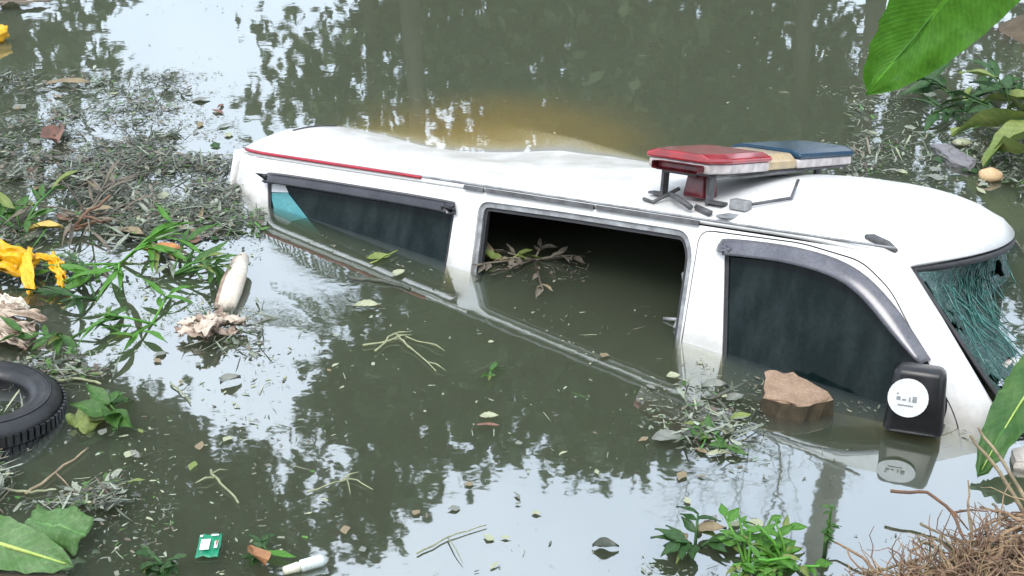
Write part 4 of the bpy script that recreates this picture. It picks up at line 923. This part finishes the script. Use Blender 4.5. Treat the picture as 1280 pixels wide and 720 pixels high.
# ---- rotting banana stems
rs = empty('rotten_banana_stem', at(18, 405, .0)); tag(rs, 'rotten banana stem end, cream above and frayed brown below, over the tyre', 'banana stem')
g = random.Random(9)
for k in range(26):
    f_ = k / 25
    sheet('fibre_sheath', M['pith'] if k < 6 else (M['fibre_dark'] if k % 2 else M['fibre']), rs, g.uniform(.22, .34), g.uniform(.04, .09), k + 20, .05, .55, 1, 18, 8,
          loc=(-.10 + .10 * f_ + g.uniform(-.05, .05), .07 - .20 * f_ + g.uniform(-.02, .02), .075 - .05 * f_ + g.uniform(-.015, .02)), rot=(.5 + .6 * f_ + g.uniform(-.4, .4), g.uniform(0, .35), g.uniform(-.9, .1)), taper=.5)
st = empty('banana_stalk', at(293, 350, .02)); st.rotation_euler = (0, 0, 0); tag(st, 'pale split banana stalk floating upright by the rear of the van', 'banana stem')
p0, p1 = at(283, 384, .02) - at(293, 350, .02), at(304, 322, .06) - at(293, 350, .02)
b = MB(); b.tube([p0, p0.lerp(p1, .33), p0.lerp(p1, .66), p1], [.036, .042, .040, .026], 12); b.build('core', M['pith'], st)
b = MB(); off = Vector((-.036, .0, .0)); b.tube([p0 + off, p0.lerp(p1, .5) + off * 1.1, p1 + off * .8], [.016, .02, .012], 8); b.build('sheath', M['fibre_dark'], st)
fb = empty('withered_bundle', at(272, 412, .01)); tag(fb, 'withered cream leaf bundle at the foot of the pale stalk', 'dead leaves'); g = random.Random(12)
for k in range(16):
    sheet('withered_leaf', M['fibre'] if k % 3 else M['fibre_dark'], fb, g.uniform(.09, .17), g.uniform(.025, .05), 40 + k, .03, .25, 1, 10, 6, loc=(g.uniform(-.09, .09), g.uniform(-.07, .05), .015 + .003 * k), rot=(g.uniform(-.4, .4), g.uniform(-.3, .3), g.uniform(-.6, 1.6)), taper=.6)

# ---- banana leaves
def banana_leaf(name, label, base, tip, width, droop, mt, ribm, roll=0.0, up=Vector((0, 0, 1)), torn=0, n=22, rib_r=.012, seed=1, cat='leaf', side_fold=.12):
    base, tip = Vector(base), Vector(tip); ax = tip - base; L = ax.length; x = ax.normalized(); y = up.cross(x).normalized(); z = x.cross(y)
    y, z = y * math.cos(roll) + z * math.sin(roll), z * math.cos(roll) - y * math.sin(roll)
    r = empty(name, base); tag(r, label, cat); mid = []
    V = []; F = []; m = 12
    for i in range(n + 1):
        s = i / n; c = x * L * s + z * (droop * L * (s - s * s) * 2); mid.append(c)
        w = width * .5 * min(1, (s * 5 + .05)) ** .6 * (1 - s ** 3.2) ** .75
        for j in range(m + 1):
            q = j / m * 2 - 1
            V.append(c + y * w * q + z * (side_fold * w * abs(q) + .010 * math.sin(s * 70 + q * 1.5) * abs(q) + .018 * mnoise.noise(Vector((s * 6, q * 2, seed)))) )
    g = random.Random(seed)
    cuts = {(g.randrange(3, n), g.choice((-1, 1))) for _ in range(torn)}
    for i in range(n):
        for j in range(m):
            if any(i == c_ and ((j < m / 2 - 1) if sg < 0 else (j > m / 2)) for c_, sg in cuts): continue
            F.append((i * (m + 1) + j, (i + 1) * (m + 1) + j, (i + 1) * (m + 1) + j + 1, i * (m + 1) + j + 1))
    add_uv(mesh_obj('blade', V, F, mt, r).data, n, m)
    b = MB(); b.tube([Vector((0, 0, 0)) - x * .15] + mid[:-1], np.linspace(rib_r, rib_r * .25, n + 1), 7); b.build('midrib', ribm, r)
    return r
# hanging leaf in the upper corner, about 2.6 m from the camera
def atd(x, y, d):
    dx = (x - 640) / FPX; dy = -(y - 360) / FPX; c, s = math.cos(PITCH), math.sin(PITCH)
    return Vector((0, 0, CAM_H)) + Vector((dx, c + dy * s, -s + dy * c)) * d
view = (atd(1170, 60, 1) - Vector((0, 0, CAM_H))).normalized()
bp_ = empty('banana_plant', (1.85, 1.55, .45)); tag(bp_, 'banana plant on the near bank with a large green leaf hanging into the upper corner', 'plant')
b = MB(); b.tube([(0, 0, -.1), (.03, 0, .6), (.0, .02, 1.3), (-.03, .05, 1.85)], [.10, .09, .07, .045], 14); b.build('stem', M['rib_dark'], bp_)
def plant_leaf(base, tip, width, droop, up, seed, mid=None):
    o = banana_leaf('leaf', None, base, tip, width, droop, M['banana'], M['rib_dark'], 0, up, 0, 26, .006, seed, None, .10)
    blade, rib = o.children; c_ = Vector(base); bpy.data.objects.remove(o)
    for q, nm in ((blade, 'leaf'), (rib, 'midrib')): q.name = nm; q.location = c_ - Vector((1.85, 1.55, .45))
    blade.parent = bp_; rib.parent = blade; rib.location = (0, 0, 0)
    top = Vector((-.03, .05, 1.8)); e = c_ - Vector((1.85, 1.55, .45)); x_ = (Vector(tip) - Vector(base)).normalized()
    b = MB(); b.tube([top, top.lerp(e, .45) + Vector((0, 0, .22)), e - x_ * .2, e], [.022, .015, .009, .006], 8); b.build('leaf_stalk', M['rib'], bp_)
plant_leaf(atd(1340, -190, 2.3), atd(1083, 118, 2.75), .235, -.03, (-view + Vector((.1, 0, .35))).normalized(), 3)
plant_leaf((2.3, 1.3, 2.75), (3.4, 1.1, 2.2), .34, .16, Vector((0, 0, 1)), 4)
plant_leaf((1.75, 1.2, 2.8), (1.6, .1, 2.5), .32, .16, Vector((0, 0, 1)), 5)
plant_leaf((2.1, 1.8, 2.8), (2.95, 2.7, 2.5), .32, .16, Vector((0, 0, 1)), 6)
banana_leaf('banana_leaf', 'green ribbed leaf hanging over the sunk van front at the edge', at(1330, 430, .28), at(1222, 598, .015), .17, .12, M['green'], M['rib'], .2, Vector((-.3, -.5, 1)).normalized(), 0, 20, .006, 5)
_o = at(1330, 430, .28); b = MB(); b.tube([(0, 0, 0), (.12, .05, .05), (.30, .0, -.02), (.45, -.15, -.35)], [.006, .009, .011, .013], 7); b.build('leaf_stalk', M['rib'], [q for q in COL.objects if q.name.startswith('banana_leaf') and (q.location - _o).length < .01][0])
banana_leaf('banana_leaf', 'pale green broken leaf blade with yellow midrib in the lower corner', at(-75, 660, .10), at(92, 708, .03), .17, .05, M['green_pale'], M['rib'], .15, Vector((0, -.3, 1)).normalized(), 0, 18, .012, 7)
sheet('leaf_scrap', M['green_pale'], None, .19, .13, 61, .03, .25, loc=at(70, 660, .05), rot=(.25, .1, -.25)); tag(COL.objects[-1], 'squarish pale green leaf scrap in the lower corner', 'leaf')
sheet('leaf_scrap', M['yellow_green'], None, .16, .11, 63, .03, .3, loc=at(118, 520, .015), rot=(.2, .1, .9)); tag(COL.objects[-1], 'cream green cabbage like leaf right of the tyre', 'leaf')
wl = empty('wilted_banana_plant', at(1290, 165, .0)); tag(wl, 'wilted yellow green banana leaves slumped on the far bank at the edge', 'plant'); g = random.Random(3)
for k, (x, y, L, W, rz, rx) in enumerate(((1262, 128, .34, .16, 2.6, .2), (1250, 160, .48, .24, 2.9, .5), (1275, 195, .40, .20, 2.2, .4), (1285, 140, .36, .18, 2.0, .2), (1270, 178, .50, .2, -2.4, .3))):
    me = leaf_mesh('wilted_leaf', L, W, .35, .2, 12, .7, seed=k + 80); o = link_mesh('wilted_leaf', me, M['yellow_green'], wl, at(x, y, .12) - at(1290, 165, .0), (rx, .25, rz))
    b = MB(); b.tube([(L * (s - .5), .7 * L * .1 * math.sin(s * 5), .35 * L * (s - s * s) * 1.2 - .35 * L * .12 + .004) for s in np.linspace(0, .95, 9)], np.linspace(.008, .002, 9), 5); b.build('vein', M['green'], o)

# ---- stones
def rock(name, label, cat, top, h, m_top, m_side, loc, seed=0, rough=.008):
    """irregular slab: top polygon extruded downwards with chipped sides"""
    g = random.Random(seed); P = resample(top, .03); n = len(P); V = []; F = []
    c = Vector((sum(p[0] for p in P) / n, sum(p[1] for p in P) / n))
    for (k, z, j) in ((.0, 0, 0), (.5, .002, .5), (.96, 0, 1), (1.0, -.008, 1), (1.01, -h * .35, 1.5), (.98, -h * .7, 1.5), (1.02, -h, 1)):
        for p in P: V.append((c.x + (p[0] - c.x) * k + g.uniform(-1, 1) * rough * j, c.y + (p[1] - c.y) * k + g.uniform(-1, 1) * rough * j, z + g.uniform(-1, 1) * rough * .4 * j))
    for i in range(6):
        for k in range(n): F.append((i * n + k, (i + 1) * n + k, (i + 1) * n + (k + 1) % n, i * n + (k + 1) % n))
    o = mesh_obj(name, V, F, m_top, None, smooth=False, loc=loc); o.data.materials.append(m_side)
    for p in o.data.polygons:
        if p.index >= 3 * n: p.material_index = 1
    return tag(o, label, cat)
zt = .066
c_ = at(990, 492, zt); pl = [tuple((at(x, y, zt) - c_).xy) for x, y in ((958, 462), (990, 466), (1018, 480), (1042, 497), (1000, 507), (955, 497))]
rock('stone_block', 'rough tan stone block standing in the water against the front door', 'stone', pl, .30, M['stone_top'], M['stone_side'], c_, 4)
c_ = at(1192, 192, .03); pl = [tuple((at(x, y, .03) - c_).xy) for x, y in ((1166, 178), (1190, 182), (1220, 200), (1212, 208), (1188, 200))]
rock('grey_slab', 'flat grey slab stranded in the scum at the far side', 'stone', pl, .06, M['grey_stone'], M['grey_stone'], c_, 5, .006)
c_ = at(1262, 455, .02); pl = [tuple((at(x, y, .02) - c_).xy) for x, y in ((1243, 448), (1262, 446), (1300, 452), (1295, 466), (1262, 464))]
rock('pale_stone', 'pale flat stone beside the caved windshield', 'stone', pl, .05, M['white_stone'], M['white_stone'], c_, 6, .005)
c_ = at(1275, 568, .03); pl = [tuple((at(x, y, .03) - c_).xy) for x, y in ((1266, 560), (1290, 556), (1310, 570), (1290, 580), (1270, 576))]
rock('pale_stone', 'white stone half hidden beside the green ribbed leaf', 'stone', pl, .06, M['white_stone'], M['white_stone'], c_, 7, .005)
def lump(name, label, cat, loc, r, mt, seed):
    V = []; F = []; n, m = 14, 8
    for i in range(m + 1):
        for k in range(n):
            ph = math.pi * i / m; d = Vector((math.sin(ph) * math.cos(6.2832 * k / n), math.sin(ph) * math.sin(6.2832 * k / n), math.cos(ph)))
            V.append(Vector((d.x * r[0], d.y * r[1], d.z * r[2])) * (1 + .18 * mnoise.noise(d * 1.6 + Vector((seed, 0, 0)))))
    F = [(i * n + k, (i + 1) * n + k, (i + 1) * n + (k + 1) % n, i * n + (k + 1) % n) for i in range(m) for k in range(n)]
    return tag(mesh_obj(name, V, F, mt, None, loc=loc), label, cat)
lump('tan_fruit', 'round tan fruit husk below the wilted leaves', 'fruit', at(1238, 219, .02), (.06, .05, .035), M['fruit'], 1)
lump('tan_fruit', 'cream fruit husk above the grey slab', 'fruit', at(1203, 178, .02), (.05, .035, .02), M['leaf_cream'], 2)

# ---- packet and bottle
pk = empty('snack_packet', at(261, 682, .012), (R_(6), R_(-3), R_(2))); pk.scale = (.72, .72, .72); tag(pk, 'green snack packet with a white label floating at the bottom', 'packet')
sheet('pouch', M['packet_green'], pk, .095, .135, 71, .008, .1, loc=(0, 0, 0))
for (nm, mt_, x, y, w_, h_) in (('label_patch', 'packet_white', -.012, -.006, .038, .060), ('print_patch', 'packet_white', .034, -.01, .014, .04), ('print_patch', 'packet_red', .036, .0, .007, .028), ('print_patch', 'packet_white', -.034, .045, .012, .010), ('print_patch', 'packet_white', .022, .046, .03, .008)):
    b = MB(); b.box((x, y, .014), (w_, h_, .0015)); b.build(nm, M[mt_], pk, smooth=False)
bt = empty('plastic_bottle', at(383, 706, .012), (0, 0, R_(24))); tag(bt, 'small white plastic bottle floating on its side at the bottom edge', 'bottle')
b = MB(); b.tube([(-.02, 0, 0), (-.015, 0, 0), (.045, 0, 0), (.055, 0, 0)], [.014, .019, .019, .012], 16); b.build('body', M['bottle'], bt)
b = MB(); b.tube([(-.07, 0, 0), (-.066, 0, 0), (-.025, 0, 0), (-.02, 0, 0)], [.010, .013, .016, .013], 14); b.build('cap', M['bottle_cap'], bt)

# ---- root mass on the near bank
rm = empty('root_mass', at(1230, 735, .0)); tag(rm, 'tangled mass of brown exposed roots on the near bank corner', 'roots'); g = random.Random(17); R0 = at(1230, 735, .0)
def wander(p, d, L, g, k=9, wob=.35, sag=0):
    P = [Vector(p)]; d = Vector(d).normalized()
    for i in range(k):
        d = (d + Vector((g.uniform(-wob, wob), g.uniform(-wob, wob), g.uniform(-wob, wob) * .6 - sag))).normalized(); q = P[-1] + d * (L / k)
        if q.z < .012: q.z = .012; d.z = abs(d.z)
        P.append(q)
    return P
for k in range(54):
    x = g.uniform(1115, 1320); top = 738 - (x - 1115) / 200 * 100; y = g.uniform(top, 760); p = at(x, y, g.uniform(.0, .05) + .10 * max(0, (x - 1100) / 200)) - R0
    r0 = g.uniform(.003, .0085); P = wander(p, (g.uniform(-1, .6), g.uniform(-.5, .5), g.uniform(-.1, .2)), g.uniform(.12, .32), g, 10, .5, .05)
    b = MB(); b.tube(P, np.linspace(r0, r0 * .4, len(P)), 6); b.build('root', M['root'], rm)
b = MB()
for k in range(700):
    x = g.uniform(1100, 1320); top = 732 - (x - 1100) / 220 * 108; y = g.uniform(top, 770); p = at(x, y, g.uniform(.0, .06) + .09 * max(0, (x - 1100) / 200)) - R0
    b.tube(wander(p, (g.uniform(-1, 1), g.uniform(-1, 1), g.uniform(-.2, .6)), g.uniform(.06, .22), g, 6, .8), [.0032, .003, .0026, .0022, .0018, .0014, .001], 4, False)
o = b.build('rootlets', M['rootlet'], rm); o['kind'] = 'stuff'
lump('soil_mound', 'brown soil mound under the exposed roots', 'soil', at(1275, 765, -.04), (.36, .22, .13), M['mud'], 5)
lump('soil_mound', 'strip of brown soil under the pale green leaf', 'soil', at(20, 742, -.03), (.26, .08, .05), M['mud'], 6)
G2 = 'dry twigs over the roots'
stick('dry_twig', 'reddish forked twig reaching over the water from the roots', 'twig', [at(1112, 614, .07), at(1160, 616, .08), at(1190, 640, .06), at(1212, 690, .03)], .007, .006, M['twig_red'], G2, ((.5, (.06, -.10, -.03), .006), (.62, (.10, -.02, .02), .005)), thin=.8)
stick('dry_twig', 'pale dry stem crossing the green ribbed leaf', 'twig', [at(1212, 545, .20), at(1250, 590, .15), at(1284, 650, .06)], .006, .009, M['leaf_tan'], G2, thin=.8)
stick('dry_twig', 'brown dry stem beside the pale one over the ribbed leaf', 'twig', [at(1222, 535, .22), at(1256, 580, .16), at(1290, 640, .06)], .005, .009, M['twig'], G2, thin=.8)
stick('dry_twig', 'thin upright grey twig rising from the roots', 'twig', [at(1214, 690, .03), at(1212, 640, .12), at(1210, 600, .20)], .008, .003, M['twig'], G2, thin=.7)
stick('dry_twig', 'short grey twig stub above the roots', 'twig', [at(1262, 652, .05), at(1250, 640, .08), at(1240, 630, .09)], .008, .005, M['scum_d'], G2, thin=.8)
for i, (pts, lab) in enumerate(((((1080, 716), (1130, 706), (1180, 690)), 'long tan root twig along the bottom edge'), (((1140, 690), (1160, 676), (1184, 668)), 'small pale twig left of the roots'), (((1150, 655), (1170, 664), (1200, 690)), 'thin drooping twig between reddish twig and roots'))):
    stick('dry_twig', lab, 'twig', [at(x, y, .03) for x, y in pts], .007, .004, M['leaf_tan'], G2, thin=.7, seed=i)
# ---- palm litter in the upper corner
banana_leaf('palm_litter', 'dry olive palm blade floating along the top edge', at(-40, 8, .02), at(62, 2, .02), .20, .05, M['scum_d'], M['twig'], 0, Vector((0, 0, 1)), 3, 14, .01, 9)

# ---- grass on the banks
g = np.random.default_rng(31); V = []; F = []
for k in range(5200):
    x, y = (g.uniform(-5, 6), g.uniform(-1, 3.4)) if k < 3400 else ((g.uniform(3.2, 7), g.uniform(4.5, 10)))
    h = ground_h(x, y)
    if h < .03 or mnoise.noise(Vector((x * .8, y * .8, 5))) < g.uniform(-.5, .25) or (y > 2.2 and abs(x) < 1.55): continue
    for j in range(4):
        a = g.uniform(0, 6.28); L = g.uniform(.06, .22); w_ = .006; px_, py_ = x + g.normal() * .03, y + g.normal() * .03; d = Vector((math.cos(a), math.sin(a), 0)); sd_ = Vector((-d.y, d.x, 0)) * w_
        p = Vector((px_, py_, h - .01)); m_ = p + d * L * .2 + Vector((0, 0, L * .65)); e = p + d * L * .55 + Vector((0, 0, L * .9)); n = len(V)
        V += [p - sd_, p + sd_, m_ + sd_ * .8, m_ - sd_ * .8, e]; F += [(n, n + 1, n + 2, n + 3), (n + 3, n + 2, n + 4)]
tag(mesh_obj('bank_grass', V, F, M['leaf_olive'], None, smooth=False), 'patchy grass growing on the muddy banks', 'grass', kind='stuff')
